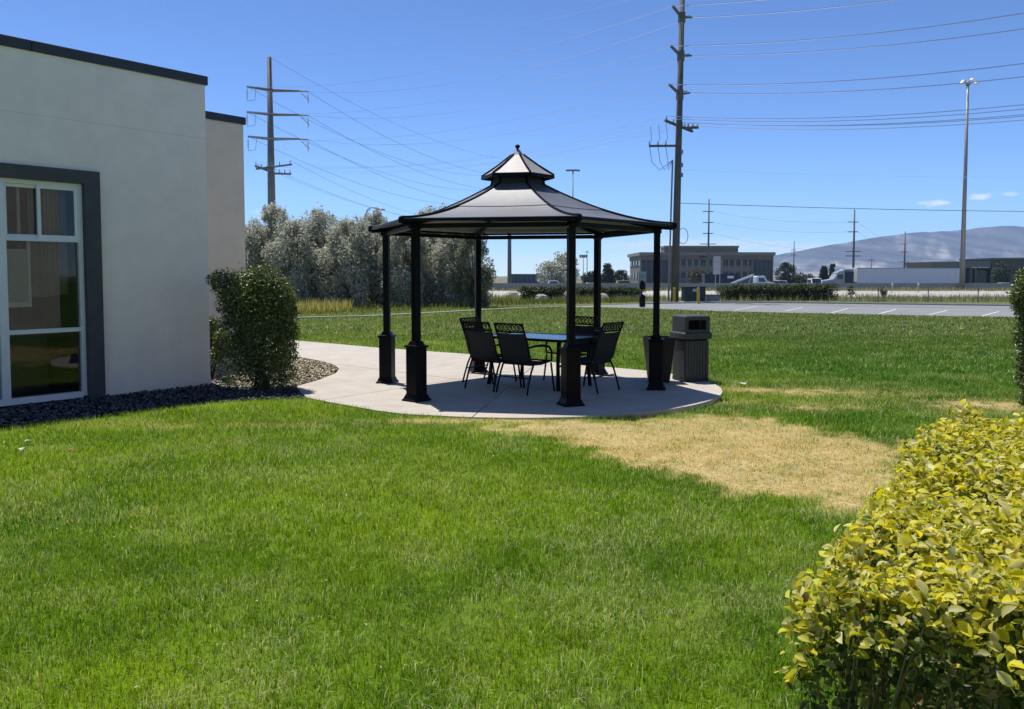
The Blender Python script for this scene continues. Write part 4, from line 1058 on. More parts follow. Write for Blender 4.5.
# ---- trees
def tree(name, base, H, R, N, L, pal, mat, seed, label, group=None, crown0=.12, nclump=26, bark='bark_grey', trunk_r=.12, conic=0.0, wisp=False):
    base = Vector(base); root = empty(name, base, label, 'tree', group); r = random.Random(seed)
    m = MB(); tips = []
    m.tube([base, base + Vector((r.uniform(-.1, .1), 0, H * .25)), base + Vector((r.uniform(-.2, .2), r.uniform(-.2, .2), H * .62)), base + Vector((r.uniform(-.2, .2), 0, H * .88))], [trunk_r, trunk_r * .8, trunk_r * .45, .02], 7)
    C = []
    for k in range(nclump):
        t = r.uniform(0, 1); zf = crown0 + (1 - crown0) * t
        w = math.sqrt(max(.05, 1 - (2 * (t - .42)) ** 2 * .85)) if conic == 0 else (1 - t * conic)
        a = r.uniform(0, 6.283); q = r.uniform(.35, 1.0) ** .6 * R * w * .82
        cr = R * (r.uniform(.16, .36) if wisp else r.uniform(.30, .52)) * (1 - .35 * t) * (1 if conic == 0 else .9)
        p = base + Vector((math.cos(a) * q, math.sin(a) * q, min(H * zf, H - cr * (1.6 if wisp and k > 3 else .8)))); C.append((tuple(p), (cr, cr, cr * (r.uniform(1.1, 2.3) if wisp else r.uniform(.9, 1.35))), 1.0))
        if k < 9: m.tube([base + Vector((0, 0, H * r.uniform(.05, .45) * (p.z - base.z) / H + .1)), base.lerp(p, .5) + Vector((0, 0, H * .06)), p], [trunk_r * .45, trunk_r * .28, .012], 5)
    m.build('trunk', M[bark], root, smooth=True)
    tag(foliage('crown', C, N, L, pal, mat, seed, root, up=.35, shell=.0, zmin=base.z + .05, asp=.30 if wisp else .42, jitter=.9), kind='stuff')
    return root
SILV = [(.56, .55, .46), (.47, .465, .37), (.66, .645, .56), (.34, .345, .25), (.72, .70, .63), (.24, .25, .16)]
OLD = [(.20, .20, .12), (.27, .27, .17), (.36, .35, .25), (.13, .14, .06)]
ol = [(250, 226, 20, 47, 'silver-leaved tree half hidden by the back edge of the stucco building'),
      (272, 204, 20, 48.5, 'tallest silver-leaved tree, in front of the left power pole'),
      (298, 222, 24, 46, 'silver-leaved bushy tree just right of the left power pole'),
      (325, 208, 25, 47.5, 'silver-leaved tree with tufted top midway between power pole and gazebo'),
      (350, 220, 24, 45.5, 'broad silver-leaved tree left of the curved street lamp'),
      (377, 212, 21, 47, 'silver-leaved tree at the left eave corner of the gazebo'),
      (404, 224, 22, 45.5, 'silver-leaved tree seen between the two left gazebo posts'),
      (432, 208, 22, 48, 'silver-leaved tree whose tip shows above the left gazebo eave'),
      (452, 226, 20, 46, 'silver-leaved tree just left of the rear left gazebo post')]
for i, (px, ty, rp, Y, lab) in enumerate(ol):
    b = AT(px, 300, Y); b.z = gz(Y); top = AT(px, ty, Y)
    tree('silver_tree', b, top.z - b.z, rp * Y / F * 1.45, 15000, .20, SILV, L_olive, 100 + i, lab, 'silver trees along the left', crown0=.02, nclump=85, trunk_r=.09, wisp=True)
for i, (px, ty, rp, Y) in enumerate(((262, 232, 24, 53), (288, 230, 26, 53.5), (312, 226, 26, 53), (338, 228, 26, 54), (364, 226, 26, 53), (391, 228, 26, 53.5), (418, 226, 26, 53), (443, 228, 26, 54), (462, 236, 24, 53))):
    b = AT(px, 300, Y); b.z = gz(Y); top = AT(px, ty, Y)
    tree('silver_tree', b, top.z - b.z, rp * Y / F * 1.4, 7000, .24, SILV, L_olive, 160 + i, ('first', 'second', 'third', 'fourth', 'fifth', 'sixth', 'seventh', 'eighth', 'ninth')[i] + ' silver-leaved tree from the left in the back row of silver trees', 'silver trees in the back row', crown0=.02, nclump=60, trunk_r=.09, wisp=True)
b = AT(474, 300, 44.5); b.z = gz(44.5)
tree('dark_tree', b, AT(474, 222, 44.5).z - b.z, 21 * 44.5 / F * 1.0, 11000, .16, OLD, L_olive, 131, 'darker drooping tree seen between the rear left post and the sky', None, crown0=.04, nclump=60, trunk_r=.12, wisp=True)
DARKG = [(.045, .065, .03), (.06, .08, .035), (.035, .05, .025), (.08, .095, .045)]
far = [(552, 262, 15, 175, 'far grey-green tree left of the front gazebo post, lower crown', SILV, 0, .55),
       (566, 251, 15, 180, 'far rounded grey-green tree partly behind the front gazebo post', SILV, 0, .55),
       (608, 264, 9, 190, 'far dark pointed tree left of the office building', DARKG, .7, .5),
       (621, 271, 7, 195, 'small far dark tree touching the left side of the office building', DARKG, 0, .5),
       (592, 272, 10, 200, 'low far dark tree between the two right gazebo posts', DARKG, 0, .5),
       (699, 269, 9, 175, 'olive-brown small tree in front of the office windows', [(.12, .11, .05), (.16, .14, .06), (.09, .09, .04)], 0, .4),
       (785, 263, 10, 195, 'far dark round tree just right of the office building', DARKG, 0, .5),
       (803, 274, 12, 200, 'low far dark tree beyond the trucks', DARKG, 0, .5),
       (824, 266, 6, 195, 'left of two dark conifers beyond the semi truck', DARKG, .75, .5),
       (832, 264, 6, 197, 'right of two dark conifers beyond the semi truck', DARKG, .75, .5),
       (845, 274, 9, 200, 'low dark tree behind the semi truck cab', DARKG, 0, .5),
       (1000, 262, 9, 195, 'small dark tree in front of the low roofed building', DARKG, 0, .4)]
for i, (px, ty, rp, Y, lab, pal, con, L) in enumerate(far):
    b = AT(px, 280, Y); b.z = gz(Y); top = AT(px, ty, Y)
    tree('far_tree', b, top.z - b.z, rp * Y / F * 1.1, 2600, L, pal, L_tree, 200 + i, lab, 'far trees', crown0=.08, nclump=40, trunk_r=.16, conic=con)
# two thin saplings at the wire fence
for i, (px, lab) in enumerate(((851, 'thin sapling left of the pair by the wire fence'), (883, 'thin sapling right of the pair by the wire fence'))):
    b = GT(px, 301.5); tree('sapling', b, AT(px, 286, b.y).z - b.z, .26, 420, .10, DARKG + [(.14, .16, .05)], L_tree, 240 + i, lab, 'saplings by the fence', crown0=.5, nclump=10, trunk_r=.025)
# low hedges beyond the parking strip
HG = [(.05, .075, .02), (.07, .095, .025), (.10, .12, .035), (.035, .05, .015)]
def low_hedge(x0, x1, ytop, ybase, seed, label, N):
    a = GT((x0 + x1) / 2, ybase); Y = a.y; s = Y / F; root = empty('low_hedge', a, label, 'hedge', 'low hedges beyond the parking strip'); r = random.Random(seed)
    C = []; n = max(4, int((x1 - x0) / 3.2))
    for k in range(n):
        px = x0 + (x1 - x0) * (k + .5) / n; rp = (ybase - ytop) * .5
        for q in (0, 1):
            p = AT(px + r.uniform(-2, 2), ybase - rp * (.55 + .85 * q) + r.uniform(-1.0, 1.0), Y + r.uniform(-.3, .3)); C.append((tuple(p), (rp * s * .95, rp * s * .9, rp * s * r.uniform(.5, .72)), 1.0))
    tag(foliage('crown', C, N, .13, HG, L_tree, seed, root, up=.6, shell=.5, zmin=a.z), kind='stuff')
    for k in range(n):
        m = MB(); p = Vector((AT(x0 + (x1 - x0) * (k + .5) / n, ybase, Y).x, Y, a.z)); m.tube([p, p + Vector((r.uniform(-.1, .1), 0, .6))], [.03, .012], 5)
        m.build('stem', M['bark'], root)
low_hedge(722, 832, 284.5, 300.5, 301, 'long dark low hedge in front of the white trucks, right of the green cabinet', 20000)
low_hedge(522, 563, 286.5, 300, 302, 'low hedge left of the front gazebo post beyond the lawn', 7500)
low_hedge(576, 603, 287, 299.5, 303, 'low hedge seen between the two right gazebo posts', 5000)
low_hedge(605, 641, 287, 299, 304, 'low hedge just left of the pet waste station', 6000)
for i, (px, py, rr, lab) in enumerate(((512, 297, .5, 'pale boulder left of the low hedges'), (541, 300.5, .45, 'pale flat rock below the low hedge'), (601, 300, .5, 'pale rock at the foot of the low hedge behind the gazebo'), (566, 300, .4, 'pale rock behind the front gazebo post'))):
    p = GT(px, py); m = MB(); r = random.Random(400 + i)
    m.loft([[(p.x + rr * w * math.cos(a) * r.uniform(.8, 1.2), p.y + rr * w * .8 * math.sin(a) * r.uniform(.8, 1.2), p.z + z * rr) for a in [k * 2 * math.pi / 9 for k in range(9)]] for w, z in ((1, -.2), (1.05, .3), (.85, .75), (.4, .98))])
    tag(m.build('boulder', M['gravel_pale'], origin=p), lab, 'rock')
# scraps on the lawn
def bits():
    r = np.random.default_rng(77); n = 420; y = np.sqrt(r.uniform(9, 130, n)); x = r.uniform(-1, 1, n) * .62 * y; k = ~in_hard(x, y); x, y = x[k], y[k]; n = len(x)
    P = np.stack([x, y, ground_z(x, y) + r.uniform(.03, .05, n)], -1); pal = np.array([(.62, .50, .30), (.5, .36, .16), (.72, .68, .55), (.42, .28, .12)]); l = r.uniform(.008, .022, n)
    V, T, C = leaf_quads(P, unit(r.normal(0, .5, (n, 3)) + np.array([0, 0, 1.])), l, l * .6, pal[r.integers(0, 4, n)], r)
    tag(np_mesh('lawn_clippings', V, T, L_bush, C), 'tiny dry clippings and petals scattered over the lawn', 'clippings', kind='stuff')
bits()
for i, (px, py, s, mt, lab) in enumerate(((27.5, 443, .035, 'paper', 'small white scrap on the lawn near the gravel bed, upper of two'), (22, 451, .03, 'paper', 'small white scrap on the lawn near the gravel bed, lower of two'), (71, 452, .03, 'dryleaf', 'brown dry leaf on the lawn in front of the window'), (743, 384.5, .06, 'paper', 'white scrap on the lawn right of the litter bin'), (262, 414, .035, 'dryleaf', 'dry leaf on the lawn in front of the shrub'))):
    p = G(px, py, .005); m = MB(); a = i * 1.3
    pts = [(p.x + s * c * math.cos(a + t), p.y + s * c * math.sin(a + t), .012 + h) for t, c, h in ((0, 1.2, .02), (1.2, .8, .0), (2.4, 1.0, .022), (3.6, .9, .004), (5.0, .8, .025))]
    m.prism(pts, (0, 0, -.004)); tag(m.build('litter_scrap', M[mt], origin=p), lab, 'scrap')

# ------------------------------------------------------------------ poles and wires
def catenary(p, q, sag, n=18):
    p, q = Vector(p), Vector(q); return [p.lerp(q, k / n) - Vector((0, 0, sag * 4 * (k / n) * (1 - k / n))) for k in range(n + 1)]
def wire(p, q, sag, label, rr=.014, mat='wire'):
    m = MB(); m.tube(catenary(p, q, sag), rr, 4, cap=False); o = m.build('power_line', M[mat], origin=p); tag(o, label, 'power line', 'overhead power lines'); return o
def insulator(m, p, L=.35, d=(0, 0, 1)):
    p, d = Vector(p), Vector(d).normalized()
    m.tube([p, p + d * L * .25, p + d * L * .3, p + d * L * .5, p + d * L * .55, p + d * L * .8, p + d * L], [.03, .03, .075, .04, .075, .04, .03], 7)

# main wooden pole
Y1 = GT(674.5, 302.3).y; p1 = GT(674.5, 302.3)
r1 = empty('utility_pole', p1, 'tall wooden power pole with stacked arms right of the gazebo roof', 'power pole', 'power poles')
top1 = AT(682.6, -14, Y1); top1.y = p1.y
m = MB(); m.tube([p1 - Vector((0, 0, .2)), p1.lerp(top1, .5), top1], [.25, .205, .155], 14); m.build('pole', M['wood_pole'], r1, smooth=True)
L1, R1 = [], []
for k, (cy, lx, ly, rx, ry) in enumerate(((17, 672.8, 6, 691.5, 17.4), (55, 671, 46, 691, 55.6), (93, 669.4, 84.5, 689.5, 92.9))):
    t = (302 - cy) / 316.0; cpt = p1.lerp(top1, t)
    lt, rt = AT(lx, ly, Y1 - .9), AT(rx, ry, Y1 + .7); L1.append(lt); R1.append(rt)
    m = MB(); m.bar(cpt, lt, .13, .13); ao = m.build('arm', M['steel_pole'], r1)
    m = MB(); m.bar(cpt, rt, .11, .11); m.build('arm', M['steel_pole'], r1)
    m = MB(); m.tube([cpt + Vector((0, 0, .3)), cpt - Vector((0, 0, .3))], .24, 10); m.build('arm_clamp', M['steel_pole'], r1)
    m = MB(); insulator(m, rt - Vector((.5, .3, 0)), .6, rt - cpt); m.build('insulator', M['insul'], r1)
D1 = []
for (a, b) in (((665, 120.5), (692.5, 131.5)), ((684, 128), (698, 127.6))):
    pa, pb = AT(*a, Y1 - .8), AT(*b, Y1 + .5); m = MB(); m.bar(pa, pb, .12, .14); m.build('crossarm', M['wood_pole'], r1)
    for q in (0.05, .3, .62, .95):
        ip = pa.lerp(pb, q); m = MB(); insulator(m, ip, .3); m.build('insulator', M['insul'], r1); D1.append(ip + Vector((0, 0, .3)))
pa, pb = AT(649, 146, Y1 - .3), AT(676, 145.8, Y1 - .25); m = MB(); m.bar(pa, pb, .11, .13); m.build('crossarm', M['wood_pole'], r1)
cond_top = AT(672.6, 160, Y1 - .1)
for q in (.02, .33, .62):
    ip = pa.lerp(pb, q); m = MB(); insulator(m, ip, .32); m.build('cutout', M['insul'], r1)
    m = MB(); a = ip; b = cond_top; m.tube([a, a + Vector((.15, 0, -1.0)), a.lerp(b, .45) + Vector((0, 0, -1.1)), b], .018, 5); m.build('drop_lead', M['wire_dark'], r1)
    m = MB(); dd = AT(650 + 26 * q, 126 - 5 * q, Y1 - .4); m.tube([dd, dd.lerp(ip, .5) + Vector((.1, 0, -.25)), ip + Vector((0, 0, .3))], .014, 5); m.build('drop_lead', M['wire_dark'], r1)
m = MB(); cb = AT(668.3, 301, Y1 - .15); m.tube([cb, cond_top], .055, 8); m.build('riser_conduit', M['galv'], r1)
m = MB(); c_ = AT(683, 236, Y1); m.tube([c_ + Vector((math.cos(a) * .32, 0, math.sin(a) * .5)) for a in [rad(-150 + 30 * k) for k in range(11)]], .02, 5); m.build('cable_loop', M['wire_dark'], r1)
for yy in (152, 165, 175):
    m = MB(); m.box(AT(681.5, yy, Y1 - .15), (.16, .2, .25)); m.build('bracket', M['galv'], r1)

# left steel pole
Y0 = Y1 * 38 / 24.0; p0 = AT(273, 290, Y0); p0.z = gz(Y0); top0 = AT(271.6, 57, Y0); top0.x = p0.x + .0
r0 = empty('utility_pole', p0, 'brown steel power pole with three pairs of arms above the silver trees', 'power pole', 'power poles')
m = MB(); m.tube([p0, p0.lerp(top0, .5), top0], [.46, .36, .22], 12); m.build('pole', M['steel_pole'], r0, smooth=True)
L0, R0, X0 = [], [], []
for k, (cy, lx, ly, rx, ry) in enumerate(((90.5, 247, 86.5, 299, 91), (114.5, 247, 112, 299, 115), (139, 248, 136.5, 299, 139))):
    c_ = AT(272.5, cy, Y0); lt = AT(lx, ly, Y0 - 1.2); rt = AT(rx, ry, Y0 + 1.2)
    for q in (lt, rt):
        m = MB(); m.tube([c_, q], [.17, .10], 8); m.build('arm', M['steel_pole'], r0)
    e = AT(rx + 9, ry + .5, Y0 + 1.6); m = MB(); m.tube([rt, e], .06, 6); m.build('arm_tip', M['steel_pole'], r0)
    m = MB(); insulator(m, rt, 1.5, e - rt + Vector((0, 0, -.8))); m.build('insulator', M['insul'], r0)
    m = MB(); insulator(m, e, 1.3, (0, 0, -1)); m.build('insulator', M['insul'], r0)
    m = MB(); insulator(m, lt, 1.4, (0, 0, -1)); m.build('insulator', M['insul'], r0)
    m = MB(); m.tube([lt - Vector((0, 0, 1.4)), lt.lerp(c_, .3) - Vector((0, 0, 1.2)), lt.lerp(c_, .35)], .025, 4); m.build('jumper', M['wire_dark'], r0)
    L0.append(lt); R0.append(e)
D0 = []
for (a, b) in (((256, 169), (292, 164.5)), ((255, 166), (273, 172.5)), ((273, 173.5), (291, 174))):
    pa, pb = AT(*a, Y0 - .6), AT(*b, Y0 + .6); m = MB(); m.bar(pa, pb, .16, .18); m.build('crossarm', M['steel_pole'], r0)
    for q in (.05, .35, .65, .95): ip = pa.lerp(pb, q); m = MB(); insulator(m, ip, .45); m.build('insulator', M['insul'], r0); D0.append(ip + Vector((0, 0, .45)))

# the line going on behind the gazebo
Y5 = 165.0; p5 = AT(509.5, 282, Y5); p5.z = gz(Y5); top5 = AT(510, 160, Y5); top5.x = p5.x
r5 = empty('utility_pole', p5, 'distant steel power pole showing under the gazebo roof', 'power pole', 'power poles')
m = MB(); m.tube([p5, top5], [.42, .24], 10); m.build('pole', M['steel_pole'], r5, smooth=True)
E5 = []
for k, cy in enumerate((175, 189, 203)):
    a, b = AT(496, cy, Y5), AT(524, cy, Y5); m = MB(); m.tube([a, b], .12, 6); m.build('arm', M['steel_pole'], r5); E5.append((a, b))

side = ('left', 'right'); lev = ('top', 'middle', 'bottom')
sp = Vector((Y1 * .60, -Y1 * .545, 0))      # next span, running out of the picture to the right
for k in range(3):
    wire(L1[k], L0[k], 1.5, f'{lev[k]} line from the left-hand arms of the tall wooden pole to the steel pole', .016)
    wire(R1[k], R0[k], 1.6, f'{lev[k]} line from the right-hand arms of the tall wooden pole to the steel pole', .016)
    wire(L1[k], L1[k] + sp, 1.9, f'{lev[k]} line leaving the left-hand arms of the tall wooden pole to the right', .027)
    wire(R1[k], R1[k] + sp, 1.9, f'{lev[k]} line leaving the right-hand arms of the tall wooden pole to the right', .027)
    wire(L0[k], E5[k][0], 2.6, f'{lev[k]} line descending from the left arms of the steel pole behind the gazebo', .018, 'wire_dark')
    wire(R0[k], E5[k][1], 2.6, f'{lev[k]} line descending from the right arms of the steel pole behind the gazebo', .018, 'wire_dark')
wire(top1, top0, 1.0, 'topmost thin ground wire between the wooden pole and the steel pole', .009, 'wire')
wire(top0, top5, 1.8, 'thin ground wire from the tip of the steel pole down behind the gazebo', .014, 'wire_dark')
for k in range(5):
    n_ = ('first', 'second', 'third', 'fourth', 'fifth')[k]
    q = D1[(0, 1, 2, 3, 6)[k]]
    wire(q, D0[k * 2], 1.5, f'{n_} of the low lines between the wooden pole and the steel pole', .010)
    wire(q, q + sp, 1.9, f'{n_} of the bunched low lines running right from the wooden pole', .022)
for k in range(3):
    wire(D0[k * 3], AT(500 + 6 * k, 214 + 2 * k, Y5), 3.0, f"{('upper', 'middle', 'lower')[k]} of the low lines dropping from the steel pole towards the gazebo roof", .014, 'wire_dark')
wire(AT(678, 170, Y1), AT(1250, 174, Y1 * 1.15), .35, 'single cable running right from mid height of the wooden pole', .016)
wire(AT(677, 203, Y1), AT(1250, 211, Y1 * 1.15), .25, 'lower single cable running right from the wooden pole above the mountains', .022, 'wire_dark')

def far_pole(px, ytop, Y, arms, label, rb=.28, mat='steel_pole', hw=1.3):
    p = AT(px, 282, Y); p.z = gz(Y); t = AT(px, ytop, Y); t.x = p.x
    r = empty('utility_pole', p, label, 'power pole', 'power poles')
    m = MB(); m.tube([p, t], [rb, rb * .6], 8); m.build('pole', M[mat], r, smooth=True)
    pts = []
    for cy, w in arms:
        c = AT(px, cy, Y); a, b = c - Vector((w, 0, 0)), c + Vector((w, 0, 0))
        m = MB(); m.bar(a, b, .16, .18); m.build('arm', M[mat], r); pts.append((a, b))
    return pts
f1 = far_pole(708, 199, 200, ((211.5, 1.2), (222.5, 1.2), (233.5, 1.2), (244, 1.8)), 'distant power pole rising behind the office building')
f2 = far_pole(853, 209.5, 190, ((222, 1.1), (231.8, 1.1), (251.5, 1.6), (256, 1.6)), 'distant dark power pole between the semi truck and the mountains', .3)
f3 = far_pole(904, 231.5, 260, ((244, 1.3), (252, 1.3), (262, 1.6)), 'shorter distant power pole above the white trailer', .32)
f4 = far_pole(793.5, 241, 260, ((250, .8), (255, .8)), 'faint distant pole between office building and semi truck', .2)
f5 = far_pole(871, 258, 240, ((260, .9),), 'small distant T-topped pole above the front of the trailer', .16)
f6 = far_pole(587, 250, 200, ((252, .3),), 'thin distant pole between the two right gazebo posts', .12, 'galv')
for k in range(3):
    wire(f1[k][1], f2[min(k, 2)][0], .9, f'{lev[k]} of the faint far lines right of the office building', .018, 'wire_dark')
    wire(f2[min(k, 2)][1], f3[k][0], .8, f'{lev[k]} of the faint far lines in front of the mountains', .018, 'wire_dark')

# high mast light, twin head light, curved street lamp, car park light
def mast(px, pyb, ytop, Y, rb, label, name):
    p = AT(px, pyb, Y); p.z = gz(Y); t = AT(px, ytop, Y); t.x = p.x
    r = empty(name, p, label, 'street light'); m = MB(); m.tube([p, t], [rb, rb * .45], 10); m.build('pole', M['galv'], r, smooth=True); return r, t
r, t = mast(962, 283, 84, 121, .36, 'tall grey high-mast light with three lamp heads in front of the trailer', 'high_mast_light')
m = MB(); m.lathe(t, [(.0, -.2), (.32, -.15), (.34, .1), (.2, .3), (.0, .35)], 10); m.build('head_ring', M['galv'], r)
for (dx, dy, dz) in ((-1.0, -.3, 0), (1.05, -.2, .05), (.1, -.9, .35), (-.2, .9, .5)):
    m = MB(); m.tube([t, t + Vector((dx * .6, dy * .6, .12 + dz))], .07, 6); m.build('bracket', M['galv'], r)
    c_ = t + Vector((dx, dy, dz)); m = MB(); m.lathe(c_, [(.0, .28), (.16, .25), (.36, .0), (.40, -.12), (.0, -.16)], 10); m.build('lamp_head', M['white'], r, smooth=True)
r, t = mast(572.5, 282, 170.5, 130, .16, 'twin-headed dark street light rising behind the gazebo roof', 'street_light')
for s in (-1, 1):
    m = MB(); m.obb(t + Vector((s * .55, 0, .02)), (.48, 0, -.03 * s), (0, .2, 0), (0, 0, .11)); m.build('lamp_head', M['steel_pole'], r)
m = MB(); m.box(t - Vector((0, 0, .15)), (.2, .2, .5)); m.build('bracket', M['steel_pole'], r)
p = AT(364.6, 282, 95); p.z = gz(95); r = empty('street_light', p, 'curved-arm street lamp above the silver trees', 'street light')
m = MB(); pts = [p, AT(364.6, 225, 95), AT(365.2, 216, 95), AT(367.5, 210, 95), AT(371, 207.5, 95), AT(378, 208.3, 95)]; m.tube(pts, [.13, .10, .09, .08, .07, .06], 8); m.build('pole', M['galv'], r, smooth=True)
m = MB(); m.obb(AT(381, 209.2, 95), (.45, 0, -.06), (0, .16, 0), (0, 0, .09)); m.build('lamp_head', M['galv'], r, bevel=.03)
r, t = mast(583.3, 282, 257, 185, .11, 'small parking light with box heads between the right gazebo posts', 'street_light')
for s in (-1.1, -.35, .35, 1.1):
    m = MB(); m.box(t + Vector((s * .6, 0, .2)), (.35, .5, .55)); m.build('lamp_head', M['steel_pole'], r)
m = MB(); m.box(t + Vector((0, 0, -.1)), (1.6, .1, .1)); m.build('crossbar', M['steel_pole'], r)

# ------------------------------------------------------------------ small fixtures at the far edge of the lawn
b = GT(641.8, 307.6); r = empty('pet_waste_station', b, 'slim post with sign, dark dispenser and bin at the far edge of the lawn', 'waste station'); s = b.y / F
def Z(py): return AT(642, py, b.y).z
m = MB(); m.tube([b, Vector((b.x, b.y, Z(272)))], .03, 8); m.build('post', M['black_satin'], r)
m = MB(); m.obb((b.x, b.y - .045, (Z(271.5) + Z(283)) / 2), (.20, 0, 0), (0, .008, 0), (0, 0, (Z(271.5) - Z(283)) / 2)); sg = m.build('sign', M['sign_back'], r)
m = MB(); m.obb((b.x - .05, b.y - .056, Z(276.5)), (.03, 0, 0), (0, .002, 0), (0, 0, .08)); m.obb((b.x + .05, b.y - .056, Z(276.5)), (.03, 0, 0), (0, .002, 0), (0, 0, .08)); m.build('symbol', M['grey_box'], sg)
m = MB(); m.loft([[(b.x + w * i, b.y - .12 + d * j, z) for i, j in ((-1, -1), (1, -1), (1, 1), (-1, 1))] for w, d, z in ((.15, .08, Z(289.3)), (.15, .08, Z(284)), (.05, .05, Z(280.5)))]); m.build('dispenser', M['black_satin'], r, bevel=.01)
m = MB(); m.lathe((b.x, b.y - .16, 0), [(.0, Z(306.8)), (.15, Z(306.8)), (.17, Z(297.5)), (.14, Z(295.8)), (.05, Z(294.2)), (.0, Z(294.1))], 12); m.build('bin', M['black_satin'], r, smooth=True)

b = GT(695, 303); s = b.y / F; r = empty('utility_cabinet', b, 'dark green electrical cabinet between the yellow bollards', 'cabinet')
w_ = 10.6 * s; zt = AT(695, 287, b.y).z
m = MB(); m.box((b.x, b.y + .5, (b.z + zt) / 2), (2 * w_, 1.0, zt - b.z - .05)); bo = m.build('body', M['green_box'], r, bevel=.03)
m = MB(); m.box((b.x, b.y + .5, zt - .01), (2 * w_ + .08, 1.08, .07)); m.build('lid', M['green_box'], r, bevel=.02)
m = MB(); m.box((b.x - .02, b.y - .004, b.z + (zt - b.z) * .80), (.26, .012, .18)); m.build('warning_label', M['sign_back'], r)
m = MB(); m.box((b.x + .2, b.y - .012, b.z + (zt - b.z) * .5), (.03, .03, .2)); m.build('handle', M['galv'], r)
m = MB(); m.box((b.x, b.y + .5, b.z + .03), (2 * w_ + .3, 1.3, .1)); m.build('pad', M['kerb'], r)
for px, py, lab in ((674.3, 302.9, 'yellow bollard at the foot of the tall wooden pole'), (698.2, 304, 'yellow bollard in front of the green electrical cabinet')):
    b = GT(px, py); zt = AT(px, 287.5, b.y).z; r = empty('bollard', b, lab, 'bollard', 'yellow bollards')
    m = MB(); m.lathe(b, [(.09, -.05), (.09, zt - b.z - .05), (.07, zt - b.z - .01), (.0, zt - b.z)], 12); m.build('post', M['yellow'], r, smooth=False)
    m = MB(); m.lathe(b, [(.15, -.02), (.15, .03), (.0, .04)], 12); m.build('footing', M['kerb'], r)
b = GT(713, 302.6); zt = AT(713, 295, b.y).z; r = empty('utility_box', b, 'low grey utility box right of the green cabinet', 'utility box')
m = MB(); m.box((b.x, b.y + .3, (b.z + zt) / 2), (13.5 * b.y / F, .6, zt - b.z)); m.build('body', M['grey_box'], r, bevel=.03)
m = MB(); m.box((b.x, b.y + .3, zt + .015), (14.2 * b.y / F, .66, .04)); m.build('lid', M['grey_box'], r, bevel=.01)
b = AT(717, 290, 104); b.z = gz(104); r = empty('road_sign', b, 'tall blank-backed road sign on two posts in front of the dark container', 'sign')
for px in (715.4, 719.8):
    m = MB(); x = AT(px, 280, 104).x; m.tube([(x, 104, b.z), (x, 104, AT(px, 257, 104).z)], .05, 6); m.build('post', M['galv'], r)
zz0, zz1 = AT(717, 274.5, 104).z, AT(717, 256, 104).z; x0, x1 = AT(713.2, 270, 104).x, AT(720.3, 270, 104).x
for k in range(3):
    m = MB(); h_ = (zz1 - zz0) / 3; m.box(((x0 + x1) / 2, 103.93, zz0 + h_ * (k + .5)), (x1 - x0, .03, h_ - .03)); m.build('panel', M['sign_back'], r)

# wire fence
fb = GT(928, 302.3); FY = fb.y; sx = lambda px: AT(px, 300, FY).x
r = empty('wire_fence', (sx(928), FY, gz(FY)), 'low wire mesh fence with dark posts beyond the parking strip on the right', 'fence')
zt = AT(928, 288.6, FY).z
step = sx(978) - sx(928)
for k in range(-2, 5):
    x = sx(928) + k * step; m = MB(); m.tube([(x, FY, gz(FY) - .1), (x, FY, zt + .04)], .032, 8); m.build('fence_post', M['steel_pole'], r)
xa, xb = sx(928) - 2 * step, sx(928) + 4 * step
m = MB(); m.tube([(xa, FY, zt), (xb, FY, zt)], .016, 6); m.build('top_rail', M['galv'], r)
m = MB(); n_ = int((xb - xa) / .16); hh = zt - gz(FY)
for k in range(n_):
    x = xa + k * .16
    for sg in (-1, 1):
        x2 = x + sg * hh * .7
        if xa <= x2 <= xb: m.tube([(x, FY, gz(FY) + .02), (x2, FY, zt)], .0028, 3, cap=False)
tag(m.build('wire_mesh', M['galv'], r), kind='stuff')
for px in (892, 918):
    b = AT(px, 290, 100); b.z = gz(100); r = empty('marker_post', b, f"thin pale roadside post {'left' if px == 892 else 'right'} of the pair below the trailer", 'post', 'roadside posts')
    m = MB(); m.tube([b, (b.x, 100, AT(px, 283 if px == 892 else 281, 100).z)], .06, 6); m.build('shaft', M['sign_back'], r)
    m = MB(); m.box((b.x, 99.93, AT(px, 284, 100).z), (.16, .02, .3)); m.build('reflector', M['white'], r)

# concrete highway barrier
r = empty('highway_barrier', (0, 122, -.45), 'long grey concrete highway barrier in front of the traffic', 'barrier')
SEG = 6.0; bm_ = MB()
prof = [(-.36, -.3), (-.36, .08), (-.22, .34), (-.10, 1.05), (.10, 1.05), (.22, .34), (.36, .08), (.36, -.3)]
bm_.prism([(-SEG / 2 + .02, y, z) for y, z in prof], (SEG - .04, 0, 0))
seg0 = bm_.build('barrier_panel', M['barrier']); seg0.parent = r
for k in range(-9, 22):
    o = seg0 if k == -9 else seg0.copy()
    if k != -9: COL.objects.link(o); o.parent = r
    o.location = (k * SEG, 0, 0)

